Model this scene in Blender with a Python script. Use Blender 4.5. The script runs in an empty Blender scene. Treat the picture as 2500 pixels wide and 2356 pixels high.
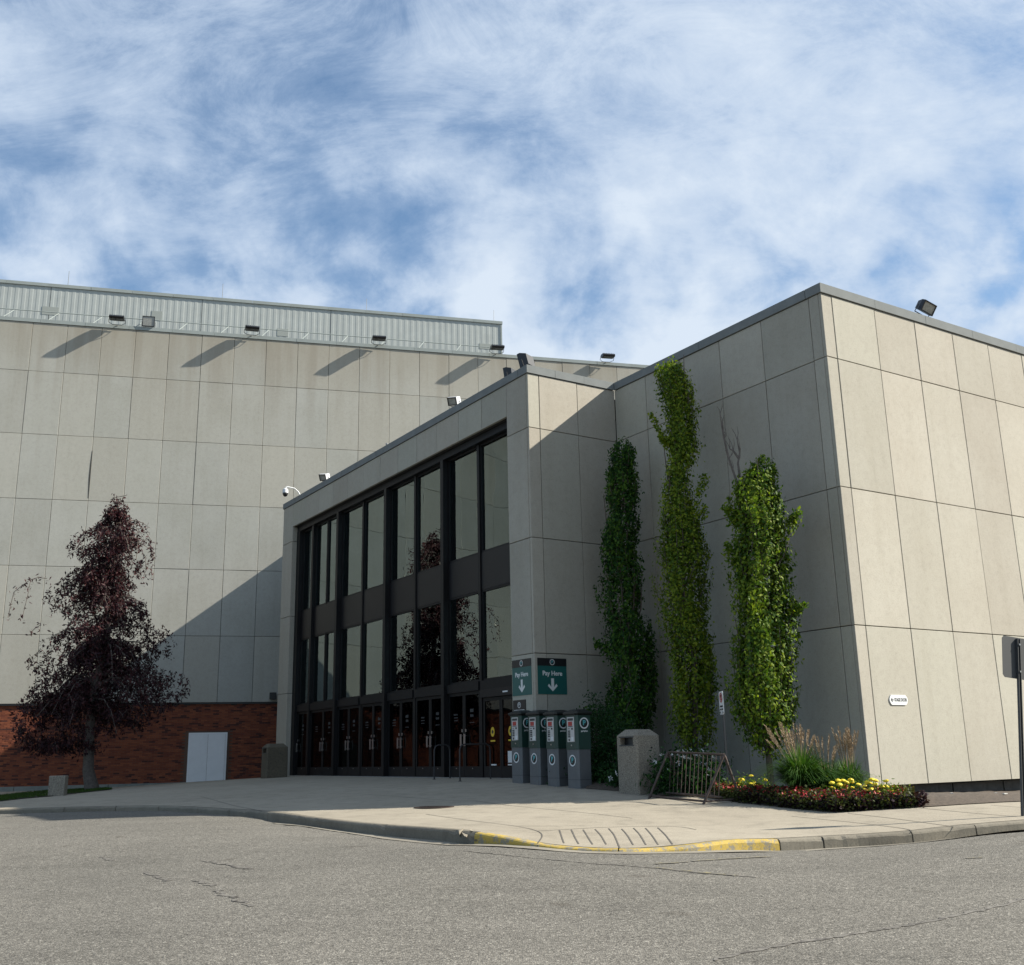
import bpy, bmesh, math, random
import numpy as np
from mathutils import Vector, Matrix

random.seed(7)
RNG = np.random.default_rng(7)
SC = bpy.context.scene
COL = SC.collection
R = math.radians

# ------------------------------------------------------------------ camera
IW, IH = 2500.0, 2356.0
F_PX, PITCH, ROLL = 2563.3, 0.25369, -0.0210654
cp, sp, cr, sr = math.cos(PITCH), math.sin(PITCH), math.cos(ROLL), math.sin(ROLL)
_f = np.array([0, cp, sp]); _u = np.array([0, -sp, cp]); _x = np.array([1.0, 0, 0])
CX = cr * _x + sr * _u
CU = -sr * _x + cr * _u
CF = _f
cam_d = bpy.data.cameras.new('camera')
cam = bpy.data.objects.new('camera', cam_d); COL.objects.link(cam)
cam_d.sensor_fit = 'HORIZONTAL'; cam_d.sensor_width = 36.0
cam_d.lens = 36.0 * F_PX / IW
cam_d.clip_start = 0.1; cam_d.clip_end = 3000
M = Matrix.Identity(4)
for r in range(3):
    M[r][0] = CX[r]; M[r][1] = CU[r]; M[r][2] = -CF[r]
cam.matrix_world = M
SC.camera = cam

# ------------------------------------------------------------------ light
SUN_AZ, SUN_EL = R(89.0), R(34.6)
sun_d = bpy.data.lights.new('sun', 'SUN'); sun_d.energy = 5.0; sun_d.angle = R(0.53)
sun_d.color = (1.0, 0.93, 0.81)
sun = bpy.data.objects.new('sun', sun_d); COL.objects.link(sun)
sdir = Vector((math.sin(SUN_AZ) * math.cos(SUN_EL), math.cos(SUN_AZ) * math.cos(SUN_EL), math.sin(SUN_EL)))
sun.rotation_euler = sdir.to_track_quat('Z', 'Y').to_euler()
sun.location = (60, 0, 60)

W = bpy.data.worlds.new('World'); SC.world = W; W.use_nodes = True
nt = W.node_tree; nt.nodes.clear()
def N(t, typ, **k):
    n = t.nodes.new(typ)
    for a, b in k.items():
        if a == 'inp':
            for i, v in b.items(): n.inputs[i].default_value = v
        else: setattr(n, a, b)
    return n
def L(t, a, b): t.links.new(a, b)
wo = N(nt, 'ShaderNodeOutputWorld'); bg = N(nt, 'ShaderNodeBackground')
sky = N(nt, 'ShaderNodeTexSky'); sky.sky_type = 'NISHITA'; sky.sun_disc = False
sky.sun_elevation = SUN_EL; sky.sun_rotation = SUN_AZ; sky.air_density = 1.0; sky.dust_density = 0.6; sky.ozone_density = 1.6
SKY_STR = 0.064
bg.inputs[1].default_value = SKY_STR
tc = N(nt, 'ShaderNodeTexCoord'); sep = N(nt, 'ShaderNodeSeparateXYZ'); L(nt, tc.outputs['Generated'], sep.inputs[0])
def MA(t, op, a, b=None, c=None, clamp=False):
    n = t.nodes.new('ShaderNodeMath'); n.operation = op; n.use_clamp = clamp
    for i, v in enumerate((a, b, c)):
        if v is None: continue
        if isinstance(v, (int, float)): n.inputs[i].default_value = v
        else: t.links.new(v, n.inputs[i])
    return n.outputs[0]
zz = MA(nt, 'ADD', MA(nt, 'MAXIMUM', sep.outputs[2], 0.0), 0.62)
comb = N(nt, 'ShaderNodeCombineXYZ')
L(nt, MA(nt, 'DIVIDE', sep.outputs[0], zz), comb.inputs[0]); L(nt, MA(nt, 'DIVIDE', sep.outputs[1], zz), comb.inputs[1])
def noise(t, vec, scale, detail=6, rough=0.6, dist=0.0, mapping=None):
    if mapping:
        m = N(t, 'ShaderNodeMapping'); m.inputs['Location'].default_value = mapping[0]
        m.inputs['Rotation'].default_value = mapping[1]; m.inputs['Scale'].default_value = mapping[2]
        L(t, vec, m.inputs[0]); vec = m.outputs[0]
    n = N(t, 'ShaderNodeTexNoise'); n.inputs['Scale'].default_value = scale; n.inputs['Detail'].default_value = detail
    n.inputs['Roughness'].default_value = rough; n.inputs['Distortion'].default_value = dist
    if vec is not None: L(t, vec, n.inputs['Vector'])
    return n.outputs['Fac']
def ramp(t, fac, stops):
    n = N(t, 'ShaderNodeValToRGB'); e = n.color_ramp.elements
    while len(e) > 1: e.remove(e[-1])
    for i, (p, c) in enumerate(stops):
        el = e[0] if i == 0 else e.new(p)
        el.position = p; el.color = (*c, 1) if len(c) == 3 else c
    L(t, fac, n.inputs[0]); return n.outputs[0]
def mix(t, fac, a, b, mode='MIX'):
    n = N(t, 'ShaderNodeMix'); n.data_type = 'RGBA'; n.blend_type = mode
    for s, v in ((n.inputs['Factor'], fac), (n.inputs['A'], a), (n.inputs['B'], b)):
        if isinstance(v, (int, float)): s.default_value = v
        elif isinstance(v, tuple): s.default_value = (*v, 1) if len(v) == 3 else v
        else: L(t, v, s)
    return n.outputs['Result']
dirv = tc.outputs['Generated']
def ridge(v, sharp=1.0): return MA(nt, 'SUBTRACT', 1.0, MA(nt, 'MULTIPLY', MA(nt, 'ABSOLUTE', MA(nt, 'SUBTRACT', v, 0.5)), 4.0 * sharp), clamp=True)
veil = noise(nt, comb.outputs[0], 2.4, 12, 0.60, 0.3, ((3.1, 4.7, 0.3), (0, 0, R(-38)), (0.8, 1.2, 1)))
streak = noise(nt, comb.outputs[0], 9.5, 15, 0.74, 0.6, ((0.4, 7.7, 2), (0, 0, R(38)), (0.7, 1.3, 1)))
wisp = ridge(noise(nt, comb.outputs[0], 3.4, 9, 0.6, 0.8, ((6.4, 2.7, 1), (0, 0, R(40)), (0.6, 1.2, 1))))
puff = noise(nt, dirv, 10.5, 15, 0.55, 0.2, ((2.6, 0.2, 0.9), (0, 0, 0), (1.0, 1.0, 1.15)))
puff2 = noise(nt, dirv, 3.2, 4, 0.5, 0.0, ((4.3, 0.9, 3.1), (0, 0, 0), (1.0, 1.0, 1.2)))
low = ramp(nt, sep.outputs[2], [(0.26, (1,) * 3), (0.62, (0,) * 3)])      # puffier towards the horizon
hi_s = MA(nt, 'ADD', MA(nt, 'MULTIPLY', veil, 0.62), MA(nt, 'MULTIPLY', streak, 0.42))
hi_s = MA(nt, 'ADD', hi_s, MA(nt, 'MULTIPLY', wisp, 0.11))
lo_s = MA(nt, 'ADD', MA(nt, 'MULTIPLY', puff, 0.66), MA(nt, 'MULTIPLY', puff2, 0.38))
lo_s = MA(nt, 'ADD', MA(nt, 'MULTIPLY', MA(nt, 'SUBTRACT', lo_s, 0.50), 2.0), 0.535)
s = MA(nt, 'ADD', MA(nt, 'MULTIPLY', hi_s, MA(nt, 'SUBTRACT', 1.0, low)), MA(nt, 'MULTIPLY', lo_s, low))
s = MA(nt, 'ADD', s, MA(nt, 'ADD', MA(nt, 'MULTIPLY', sep.outputs[0], 0.08), -0.050))       # thicker towards the sun's side
cloud = ramp(nt, s, [(0.40, (0.12,) * 3), (0.46, (0.32,) * 3), (0.52, (0.62,) * 3), (0.59, (0.85,) * 3), (0.70, (1.0,) * 3)])
skyc = mix(nt, 1.0, sky.outputs[0], (0.86, 1.10, 1.20), 'MULTIPLY')
thick = ramp(nt, s, [(0.47, (0,) * 3), (0.68, (1,) * 3)])
hi = mix(nt, thick, (4.0, 5.0, 6.5), (5.5, 6.25, 7.2))
out = mix(nt, cloud, skyc, hi)
L(nt, out, bg.inputs[0]); L(nt, bg.outputs[0], wo.inputs[0])

SC.view_settings.view_transform = 'Standard'; SC.view_settings.look = 'None'
SC.view_settings.exposure = 1.03; SC.view_settings.gamma = 1.0
SC.view_settings.use_curve_mapping = False
SC.render.engine = 'CYCLES'
SC.cycles.max_bounces = 6; SC.cycles.transparent_max_bounces = 8

# ------------------------------------------------------------------ geometry of the place
SCL = 1.095
def hd(a): return np.array([math.sin(a), math.cos(a), 0.0])
AZ_A = -0.5705057; AZ_B = 1.313153
dA, dC, dB = hd(AZ_A), hd(AZ_A + math.pi / 2), hd(AZ_B)
nB = np.array([-dB[1], dB[0], 0.0])                       # into the big hall
Kc = np.array([6.556, 20.371, 0.0]) * SCL                 # corner of the stage block
Gc = np.array([0.4371, 24.7945, 0.0]) * SCL               # corner of the entrance block
Jc = Gc + dC * 3.023
Lc = Gc + dA * 17 * SCL
PB = Lc * 1.125
def ray(x, y):
    d = (x - IW / 2) / F_PX * CX - (y - IH / 2) / F_PX * CU + CF
    return d / math.hypot(d[0], d[1])
def onplane(x, y, p0, d):
    r = ray(x, y); n = np.array([d[1], -d[0]])
    return r * ((np.array(p0[:2]) @ n) / (r[:2] @ n))
SH = hd(R(-91.0))
ZP, ZT = 10.14, 10.371                                    # coping underside / top
Z1, Z2, Z3, Z0 = 8.588, 5.547, 2.516, -0.80

class TPS:
    def __init__(s, pts, lam=0.0):
        P = np.array(pts, float); s.p = P[:, :2]; n = len(P)
        d = np.linalg.norm(s.p[:, None] - s.p[None], axis=2)
        Km = s.k(d) + lam * np.eye(n); Q = np.c_[np.ones(n), s.p]
        A = np.zeros((n + 3, n + 3)); A[:n, :n] = Km; A[:n, n:] = Q; A[n:, :n] = Q.T
        s.w = np.linalg.solve(A, np.r_[P[:, 2], 0, 0, 0])
    @staticmethod
    def k(d): return np.where(d > 1e-9, d * d * np.log(np.maximum(d, 1e-9)), 0)
    def __call__(s, x, y):
        q = np.stack([np.atleast_1d(x), np.atleast_1d(y)], -1).astype(float)
        sh = q.shape[:-1]; q = q.reshape(-1, 2); out = np.empty(len(q))
        for i in range(0, len(q), 20000):
            c = q[i:i + 20000]; d = np.linalg.norm(c[:, None] - s.p[None], axis=2)
            out[i:i + 20000] = s.k(d) @ s.w[:-3] + s.w[-3] + c @ s.w[-2:]
        return out.reshape(sh)

KERB = [(0, 1976, 29, .11), (157, 1971, 28, .11), (377, 1968, 27, .11), (516, 1974, 25.3, .12), (654, 1982.5, 22.6, .14),
        (755, 1996, 20.3, .15), (943, 2015, 17.3, .16), (1132, 2030, 15.4, .17), (1156, 2033, 15.2, .15), (1241, 2047, 14.8, .085),
        (1311, 2061, 14.5, .035), (1420, 2072, 14.3, .03), (1522, 2074, 14.2, .03), (1620, 2071, 14.4, .045), (1699, 2063, 14.6, .08),
        (1804, 2051, 15.0, .13), (1903, 2050, 15.3, .15), (2008, 2044, 15.6, .15), (2227, 2031, 16.2, .145), (2332, 2019, 16.6, .15), (2500, 2005, 17.2, .15)]
kt = np.array([ray(x, y) * t for x, y, t, h in KERB])
kh = np.array([k[3] for k in KERB])
anch = []
for p in [(703, 1895), (975, 1899), (1246, 1902)]: anch.append(onplane(*p, Gc, dA))
for p in [(0, 1933), (227, 1925), (455, 1910), (640, 1899)]: anch.append(onplane(*p, PB, dB))
for p in [(1560, 1953), (1100, 1966), (800, 1976)]: anch.append(onplane(*p, Kc, SH))
for x, y, t in [(1273, 1913, 26.4), (1317, 1917, 25.8), (1362, 1921, 25.2), (1413, 1926, 24.4), (1562, 1942, 22.9), (225, 1928, 42.5),
                (1584, 1951, 21.9), (1717, 1964, 20.6), (1809, 1957, 21.0), (2040, 1984, 18.9), (2290, 1968, 19.4), (2497, 1991, 17.9), (2500, 1957, 20.2)]:
    anch.append(ray(x, y) * t)
for p in [(2200, 1946), (2450, 1941)]: anch.append(onplane(*p, Kc + dA * .35, dC))
anch += [np.array([-40, 45, -1.1]), np.array([-45, 30, -1.3]), np.array([30, 30, -1.25]), np.array([38, 38, -1.2]), np.array([-30, 40, -1.1]),
         np.array([-5, 60, -.7]), np.array([15, 45, -.8]), np.array([26, 20, -1.35])]
HP = TPS([*anch, *kt], 0.02)
def kerb_ext(off=0.0):
    P = [*kt]
    d0 = kt[0] - kt[1]; d0 = d0 / np.linalg.norm(d0[:2])
    d1 = kt[-1] - kt[-2]; d1 = d1 / np.linalg.norm(d1[:2])
    for s_ in (4, 9, 18, 34): P.insert(0, kt[0] + np.array([d0[0], d0[1], 0]) * s_ + np.array([0, 0, -.01 * s_]))
    for s_ in (3, 8, 16, 30): P.append(kt[-1] + np.array([d1[0], d1[1], 0]) * s_ + np.array([0, 0, -.01 * s_]))
    return np.array(P)
def catmull(P, step):
    P = np.asarray(P, float); out = []; par = []
    for i in range(len(P) - 1):
        p0 = P[max(i - 1, 0)]; p1 = P[i]; p2 = P[i + 1]; p3 = P[min(i + 2, len(P) - 1)]
        n = max(2, int(np.linalg.norm((p2 - p1)[:2]) / step))
        for j in range(n):
            t = j / n
            out.append(.5 * (2 * p1 + (p2 - p0) * t + (2 * p0 - 5 * p1 + 4 * p2 - p3) * t * t + (3 * p1 - p0 - 3 * p2 + p3) * t ** 3)); par.append(i + t)
    out.append(P[-1]); par.append(len(P) - 1)
    return np.array(out), np.array(par)
KE = kerb_ext(); KH = np.array([.12] * 4 + list(kh) + [.15] * 4)
KCUR, KPAR = catmull(KE, 0.12)
KHH = np.interp(KPAR, np.arange(len(KE)), KH)
tan = np.gradient(KCUR[:, :2], axis=0); tan /= np.linalg.norm(tan, axis=1)[:, None]
KN = np.stack([tan[:, 1], -tan[:, 0], np.zeros(len(tan))], 1)       # outward, to the road
KCUR[:, 2] = HP(KCUR[:, 0], KCUR[:, 1])
ra = [c - np.array([0, 0, h]) for c, h in zip(kt, kh)]
ra += [c - np.array([0, 0, h]) for c, h in zip(KE[:4], KH[:4])] + [c - np.array([0, 0, h]) for c, h in zip(KE[-4:], KH[-4:])]
ra += [a - np.array([0, 0, .45]) for a in anch]
ra += [np.array(p) for p in [(0, 0, -1.62), (10, 0, -1.62), (-10, 0, -1.6), (24, 4, -1.6), (-24, 12, -1.5), (-45, 14, -1.5), (0, -14, -1.6), (40, 10, -1.6), (0, 9, -1.41), (-6, 14, -1.28), (6, 10, -1.42)]]
ra.append(ray(157, 2015) * 22.0)
HR_ = TPS(ra, 0.02)
def HR(x, y):
    x = np.asarray(x, float); y = np.asarray(y, float)
    d = np.hypot(x, y - 22); w = np.clip((d - 38) / 25, 0, 1); w = w * w * (3 - 2 * w)
    z = HR_(np.clip(x, -55, 55), np.clip(y, -20, 75))
    return z * (1 - w) + (-1.6) * w
def gnd(px, py, H=None):
    H = H or HP; r = ray(px, py); lo, hi_ = 6.0, 60.0
    ts = np.linspace(lo, hi_, 541); p = r[None] * ts[:, None]
    f = p[:, 2] - H(p[:, 0], p[:, 1]); k_ = np.where(f < 0)[0]
    if len(k_) == 0: return r * hi_
    i = k_[0]
    if i == 0: return r * lo
    a, b = ts[i - 1], ts[i]; t = a + (b - a) * f[i - 1] / (f[i - 1] - f[i]); q = r * t
    q[2] = H(q[0], q[1])[0] if H is HP else q[2]
    return q

# ------------------------------------------------------------------ materials
ALB = 0.8
def kc(c): return tuple(ALB * v for v in c)
MT = {}
def mat(name):
    m = bpy.data.materials.new(name); m.use_nodes = True; MT[name] = m
    t = m.node_tree; b = t.nodes['Principled BSDF']; return m, t, b
def obco(t): return N(t, 'ShaderNodeTexCoord').outputs['Object']
def wpos(t): return N(t, 'ShaderNodeNewGeometry').outputs['Position']
def bump(t, b, h, s=0.2, d=0.01, prev=None):
    n = N(t, 'ShaderNodeBump'); n.inputs['Strength'].default_value = s; n.inputs['Distance'].default_value = d
    L(t, h, n.inputs['Height'])
    if prev is not None: L(t, prev, n.inputs['Normal'])
    L(t, n.outputs[0], b.inputs['Normal']); return n.outputs[0]
def plain(name, col, rough=.6, metal=0.0, var=0.0, scale=20, spec=.5, bmp=0.0):
    col = kc(col)
    m, t, b = mat(name)
    b.inputs['Roughness'].default_value = rough; b.inputs['Metallic'].default_value = metal
    b.inputs['Specular IOR Level'].default_value = spec
    if var:
        n = noise(t, obco(t), scale, 5, .65)
        lo = tuple(c * (1 - var) for c in col); hi2 = tuple(min(1, c * (1 + var)) for c in col)
        L(t, ramp(t, n, [(.3, lo), (.7, hi2)]), b.inputs['Base Color'])
        if bmp: bump(t, b, n, bmp, .004)
    else: b.inputs['Base Color'].default_value = (*col, 1)
    return m
def aggregate(name, c0, c1, warm, stain=0.0, top_z=None, rowvar=.07, coarse=False):
    c0, c1, warm = kc(c0), kc(c1), kc(warm)
    m, t, b = mat(name); P = wpos(t)
    oi = N(t, 'ShaderNodeObjectInfo').outputs['Random']
    big = noise(t, P, .55, 4, .55)
    mid = noise(t, P, 7, 4, .7)
    fine = noise(t, P, 34, 3, .75)
    col = mix(t, ramp(t, big, [(.32, (0,) * 3), (.68, (1,) * 3)]), c0, c1)
    col = mix(t, MA(t, 'MULTIPLY', ramp(t, oi, [(0, (0,) * 3), (.5, (.25,) * 3), (1, (1,) * 3)]), .75), col, warm)
    br = MA(t, 'ADD', 1 - rowvar, MA(t, 'MULTIPLY', MA(t, 'FRACT', MA(t, 'MULTIPLY', oi, 7.31)), 2 * rowvar))
    sp_ = ramp(t, fine, [(.30, (.84,) * 3), (.45, (1.0,) * 3), (.62, (1.03,) * 3), (.72, (1.09,) * 3)])
    if coarse: sp_ = ramp(t, noise(t, P, 48, 2, .6), [(.34, (.55,) * 3), (.46, (.88,) * 3), (.56, (1.08,) * 3), (.66, (1.35,) * 3)])
    sp2 = ramp(t, mid, [(.28, (.92,) * 3), (.5, (1.0,) * 3), (.75, (1.04,) * 3)])
    col = mix(t, 1.0, col, sp_, 'MULTIPLY'); col = mix(t, 1.0, col, sp2, 'MULTIPLY')
    cb = N(t, 'ShaderNodeCombineXYZ')
    for i in range(3): L(t, br, cb.inputs[i])
    col = mix(t, 1.0, col, cb.outputs[0], 'MULTIPLY')
    vs = noise(t, P, 1.0, 5, .65, .1, ((3, 1, 0), (0, 0, 0), (2.6, 2.6, .16)))
    if not coarse: col = mix(t, 1.0, col, ramp(t, vs, [(.34, (.965, .963, .955)), (.5, (1,) * 3), (.70, (1.012,) * 3)]), 'MULTIPLY')
    if top_z is not None:      # rain stains running down from under the coping
        sx = N(t, 'ShaderNodeSeparateXYZ'); L(t, P, sx.inputs[0])
        st = noise(t, P, 1.0, 4, .6, .2, ((0, 0, 0), (0, 0, 0), (1.3, 1.3, .10)))
        fall = MA(t, 'DIVIDE', MA(t, 'SUBTRACT', sx.outputs[2], top_z - 5.0), 5.0, clamp=True)
        f_ = MA(t, 'MULTIPLY', ramp(t, st, [(.47, (0,) * 3), (.63, (1,) * 3)]), MA(t, 'MULTIPLY', fall, stain))
        col = mix(t, f_, col, (.20, .17, .13))
        f2 = MA(t, 'DIVIDE', MA(t, 'SUBTRACT', sx.outputs[2], top_z - 2.6), 3.2, clamp=True)
        col = mix(t, MA(t, 'MULTIPLY', f2, .60), col, (.285, .255, .20))
    L(t, col, b.inputs['Base Color']); b.inputs['Roughness'].default_value = .88; b.inputs['Specular IOR Level'].default_value = .25
    bump(t, b, fine, .55, .006)
    return m
aggregate('panel_aggregate', (.405, .372, .312), (.45, .422, .362), (.42, .41, .345))
aggregate('hall_panel_aggregate', (.415, .415, .37), (.465, .465, .425), (.475, .455, .39), stain=.42, top_z=19.9, rowvar=.05)
aggregate('bin_aggregate', (.24, .215, .175), (.33, .30, .25), (.30, .27, .22), coarse=True)
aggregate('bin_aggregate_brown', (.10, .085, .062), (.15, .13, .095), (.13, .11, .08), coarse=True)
plain('joint_sealant', (.055, .052, .046), .9)
plain('groove_dark', (.11, .10, .085), .95, var=.3, scale=8)  # mottled dark brown of the joint and ramp groove strips
plain('backing_wall', (.05, .05, .048), .95)
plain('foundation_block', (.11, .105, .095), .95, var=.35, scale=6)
plain('coping_metal', (.225, .24, .24), .95, .0, var=.10, scale=2, spec=.05)
plain('coping_light', (.34, .38, .37), .9, .0, spec=.1, var=.07, scale=2)
plain('siding_metal', (.45, .485, .475), .9, .0, var=.07, scale=1.3, spec=.1)
plain('wall_patch', (.36, .39, .37), .9, spec=.1)
plain('bronze_frame', (.010, .0095, .010), .5, .0, var=.2, scale=4, spec=.25)
plain('bronze_panel', (.011, .010, .011), .45, .0, var=.15, scale=2, spec=.3)
plain('dark_plastic', (.012, .012, .013), .4)
plain('black_lamp', (.014, .015, .017), .38)
plain('white_paint', (.72, .74, .76), .5, var=.05, scale=5)
plain('white_door', (.86, .87, .88), .5, var=.05, scale=2)
plain('steel', (.55, .55, .54), .3, .9)
plain('galvanised', (.33, .34, .34), .5, .6, var=.2, scale=8)
plain('rusty_steel', (.085, .062, .052), .6, .4, var=.45, scale=9)
plain('rail_steel', (.04, .04, .042), .5, .3)
plain('lamp_glass', (.34, .34, .31), .15, 0, var=.3, scale=16)
plain('dark_lens', (.05, .05, .05), .2)
plain('sign_green', (.015, .115, .105), .4)
plain('sign_black', (.012, .012, .014), .4)
plain('sign_white', (.78, .80, .80), .45)
plain('sign_grey', (.055, .058, .06), .6, .1)
plain('sign_red', (.45, .05, .04), .5)
plain('sign_teal', (.10, .42, .45), .45)
plain('sticker_yellow', (.75, .50, .03), .5)
plain('meter_green', (.017, .055, .045), .35, var=.1, scale=6)
plain('meter_grey', (.14, .15, .16), .45, .2, var=.08, scale=6)
plain('meter_black', (.012, .014, .014), .4)
plain('meter_panel', (.62, .60, .58), .5)
plain('bark', (.11, .09, .07), .9, var=.4, scale=14, bmp=.5)
plain('bark_pale', (.125, .105, .09), .9, var=.35, scale=10, bmp=.5)
plain('dead_wood', (.14, .12, .105), .9, var=.3, scale=12)
plain('soil', (.065, .050, .038), 1.0, var=.5, scale=30, bmp=1.0)
plain('mulch', (.085, .065, .048), 1.0, var=.5, scale=22, bmp=1.0)
plain('lobby_wall', (.30, .33, .29), .8)
plain('lobby_dark', (.05, .03, .025), .7)
plain('manhole_iron', (.07, .05, .042), .7, .5, var=.4, scale=20, bmp=.6)
plain('petal_white', (.82, .82, .80), .6)
plain('petal_yellow', (.80, .62, .02), .6, var=.2, scale=60)
plain('petal_red', (.42, .015, .02), .6)
plain('litter_white', (.7, .7, .66), .6)
plain('plume', (.40, .30, .19), .9, var=.25, scale=10)

def concrete_ground(name, c0, c1, joints=None):
    c0, c1 = kc(c0), kc(c1)
    m, t, b = mat(name); P = wpos(t)
    big = noise(t, P, .35, 5, .6); mid = noise(t, P, 2.4, 6, .7); fine = noise(t, P, 45, 3, .7)
    col = mix(t, ramp(t, big, [(.3, (0,) * 3), (.7, (1,) * 3)]), c0, c1)
    col = mix(t, 1.0, col, ramp(t, mid, [(.30, (.78,) * 3), (.5, (1,) * 3), (.7, (1.08,) * 3)]), 'MULTIPLY')
    col = mix(t, 1.0, col, ramp(t, fine, [(.3, (.80,) * 3), (.5, (1,) * 3), (.7, (1.12,) * 3)]), 'MULTIPLY')
    L(t, col, b.inputs['Base Color']); b.inputs['Roughness'].default_value = .9; b.inputs['Specular IOR Level'].default_value = .3
    bump(t, b, fine, .5, .004); return m
concrete_ground('plaza_concrete', (.32, .285, .225), (.385, .345, .275))
concrete_ground('kerb_concrete', (.17, .152, .12), (.27, .245, .195))  # darkened for dirt, with the shade of the kerb faces put into the colour
concrete_ground('gutter_concrete', (.24, .22, .18), (.31, .285, .235))
concrete_ground('ledge_concrete', (.22, .24, .22), (.28, .29, .26))
def asphalt():
    m, t, b = mat('asphalt'); P = wpos(t)
    big = noise(t, P, .22, 4, .6); mid = noise(t, P, 1.3, 5, .65, 0, ((0, 0, 0), (0, 0, R(20)), (.35, 1.3, 1))); oil = noise(t, P, 1.9, 3, .5, .3, ((7, 3, 0), (0, 0, 0), (1, 1, 1)))
    fine = noise(t, P, 55, 2, .6)
    v = N(t, 'ShaderNodeTexVoronoi'); v.inputs['Scale'].default_value = 62; L(t, P, v.inputs['Vector'])
    sv = N(t, 'ShaderNodeSeparateColor'); L(t, v.outputs['Color'], sv.inputs[0])
    col = mix(t, ramp(t, big, [(.3, (0,) * 3), (.7, (1,) * 3)]), kc((.165, .157, .138)), kc((.215, .203, .178)))
    col = mix(t, 1.0, col, ramp(t, sv.outputs[0], [(.0, (.62,) * 3), (.45, (.92,) * 3), (.75, (1.10,) * 3), (.93, (1.35,) * 3), (1.0, (1.9,) * 3)]), 'MULTIPLY')
    col = mix(t, 1.0, col, ramp(t, v.outputs['Distance'], [(.0, (1.12,) * 3), (.5, (1.0,) * 3), (.85, (.55,) * 3)]), 'MULTIPLY')
    col = mix(t, 1.0, col, ramp(t, mid, [(.3, (.87,) * 3), (.5, (1,) * 3), (.72, (1.09,) * 3)]), 'MULTIPLY')
    grit = noise(t, P, 24, 3, .7)
    col = mix(t, 1.0, col, ramp(t, grit, [(.34, (.80,) * 3), (.5, (1,) * 3), (.66, (1.16,) * 3)]), 'MULTIPLY')
    col = mix(t, 1.0, col, ramp(t, oil, [(.22, (.72, .70, .68)), (.33, (1,) * 3)]), 'MULTIPLY')
    L(t, col, b.inputs['Base Color']); b.inputs['Roughness'].default_value = .9; b.inputs['Specular IOR Level'].default_value = .2
    hgt = MA(t, 'ADD', MA(t, 'MULTIPLY', v.outputs['Distance'], -1.0), MA(t, 'MULTIPLY', fine, .5))
    bump(t, b, hgt, .75, .008)
asphalt()
def yellow():
    m, t, b = mat('yellow_kerb_paint'); P = wpos(t)
    n = noise(t, P, 9, 6, .75); f = noise(t, P, 60, 3, .7)
    k_ = ramp(t, n, [(.45, (0,) * 3), (.52, (1,) * 3)])
    col = mix(t, k_, (.22, .20, .15), (.40, .285, .055))
    col = mix(t, 1.0, col, ramp(t, f, [(.3, (.75,) * 3), (.7, (1.15,) * 3)]), 'MULTIPLY')
    L(t, col, b.inputs['Base Color']); b.inputs['Roughness'].default_value = .8; bump(t, b, n, .4, .01)
    m, t, b = mat('faded_yellow_paint'); P = wpos(t)
    n = noise(t, P, 16, 5, .8)
    L(t, ramp(t, n, [(.50, (.13, .122, .105)), (.66, (.26, .22, .09))]), b.inputs['Base Color']); b.inputs['Roughness'].default_value = .9
    m, t, b = mat('tar_crack'); n = noise(t, wpos(t), 11, 5, .75)
    L(t, ramp(t, n, [(.40, (.05, .045, .04)), (.52, (.13, .122, .108)), (.6, (.16, .15, .132))]), b.inputs['Base Color']); b.inputs['Roughness'].default_value = .95
yellow()
def brickmat():
    m, t, b = mat('red_brick')
    r = N(t, 'ShaderNodeNewGeometry').outputs['Random Per Island']
    col = ramp(t, r, [(0, (.05, .016, .012)), (.12, (.075, .022, .015)), (.15, (.14, .036, .018)), (.6, (.19, .052, .023)), (1, (.25, .075, .032))])
    n = noise(t, wpos(t), 30, 4, .7)
    col = mix(t, 1.0, col, ramp(t, n, [(.3, (.75,) * 3), (.7, (1.15,) * 3)]), 'MULTIPLY')
    L(t, col, b.inputs['Base Color']); b.inputs['Roughness'].default_value = .85; bump(t, b, n, .4, .004)
    plain('mortar', (.14, .085, .06), .95)
brickmat()
def glass(name, gain, base, tint, gcol):
    m, t, b = mat(name); t.nodes.remove(b)
    o = t.nodes['Material Output']
    fr = N(t, 'ShaderNodeFresnel'); fr.inputs[0].default_value = 1.7
    n = noise(t, wpos(t), .9, 2, .5); bp = N(t, 'ShaderNodeBump'); bp.inputs['Strength'].default_value = .06; bp.inputs['Distance'].default_value = .05
    L(t, n, bp.inputs['Height'])
    gl = N(t, 'ShaderNodeBsdfGlossy'); gl.inputs['Roughness'].default_value = .0; gl.inputs['Color'].default_value = gcol
    L(t, bp.outputs[0], gl.inputs['Normal'])
    tr = N(t, 'ShaderNodeBsdfTransparent'); tr.inputs[0].default_value = tint
    mx = N(t, 'ShaderNodeMixShader')
    L(t, MA(t, 'ADD', MA(t, 'MULTIPLY', fr.outputs[0], gain), base, clamp=True), mx.inputs[0]); L(t, tr.outputs[0], mx.inputs[1]); L(t, gl.outputs[0], mx.inputs[2])
    L(t, mx.outputs[0], o.inputs[0])
glass('window_glass', 1.25, .10, (.62, .72, .70, 1), (.76, .90, .90, 1))
glass('door_glass', .65, .0, (.2, .2, .2, 1), (.58, .62, .66, 1))
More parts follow.
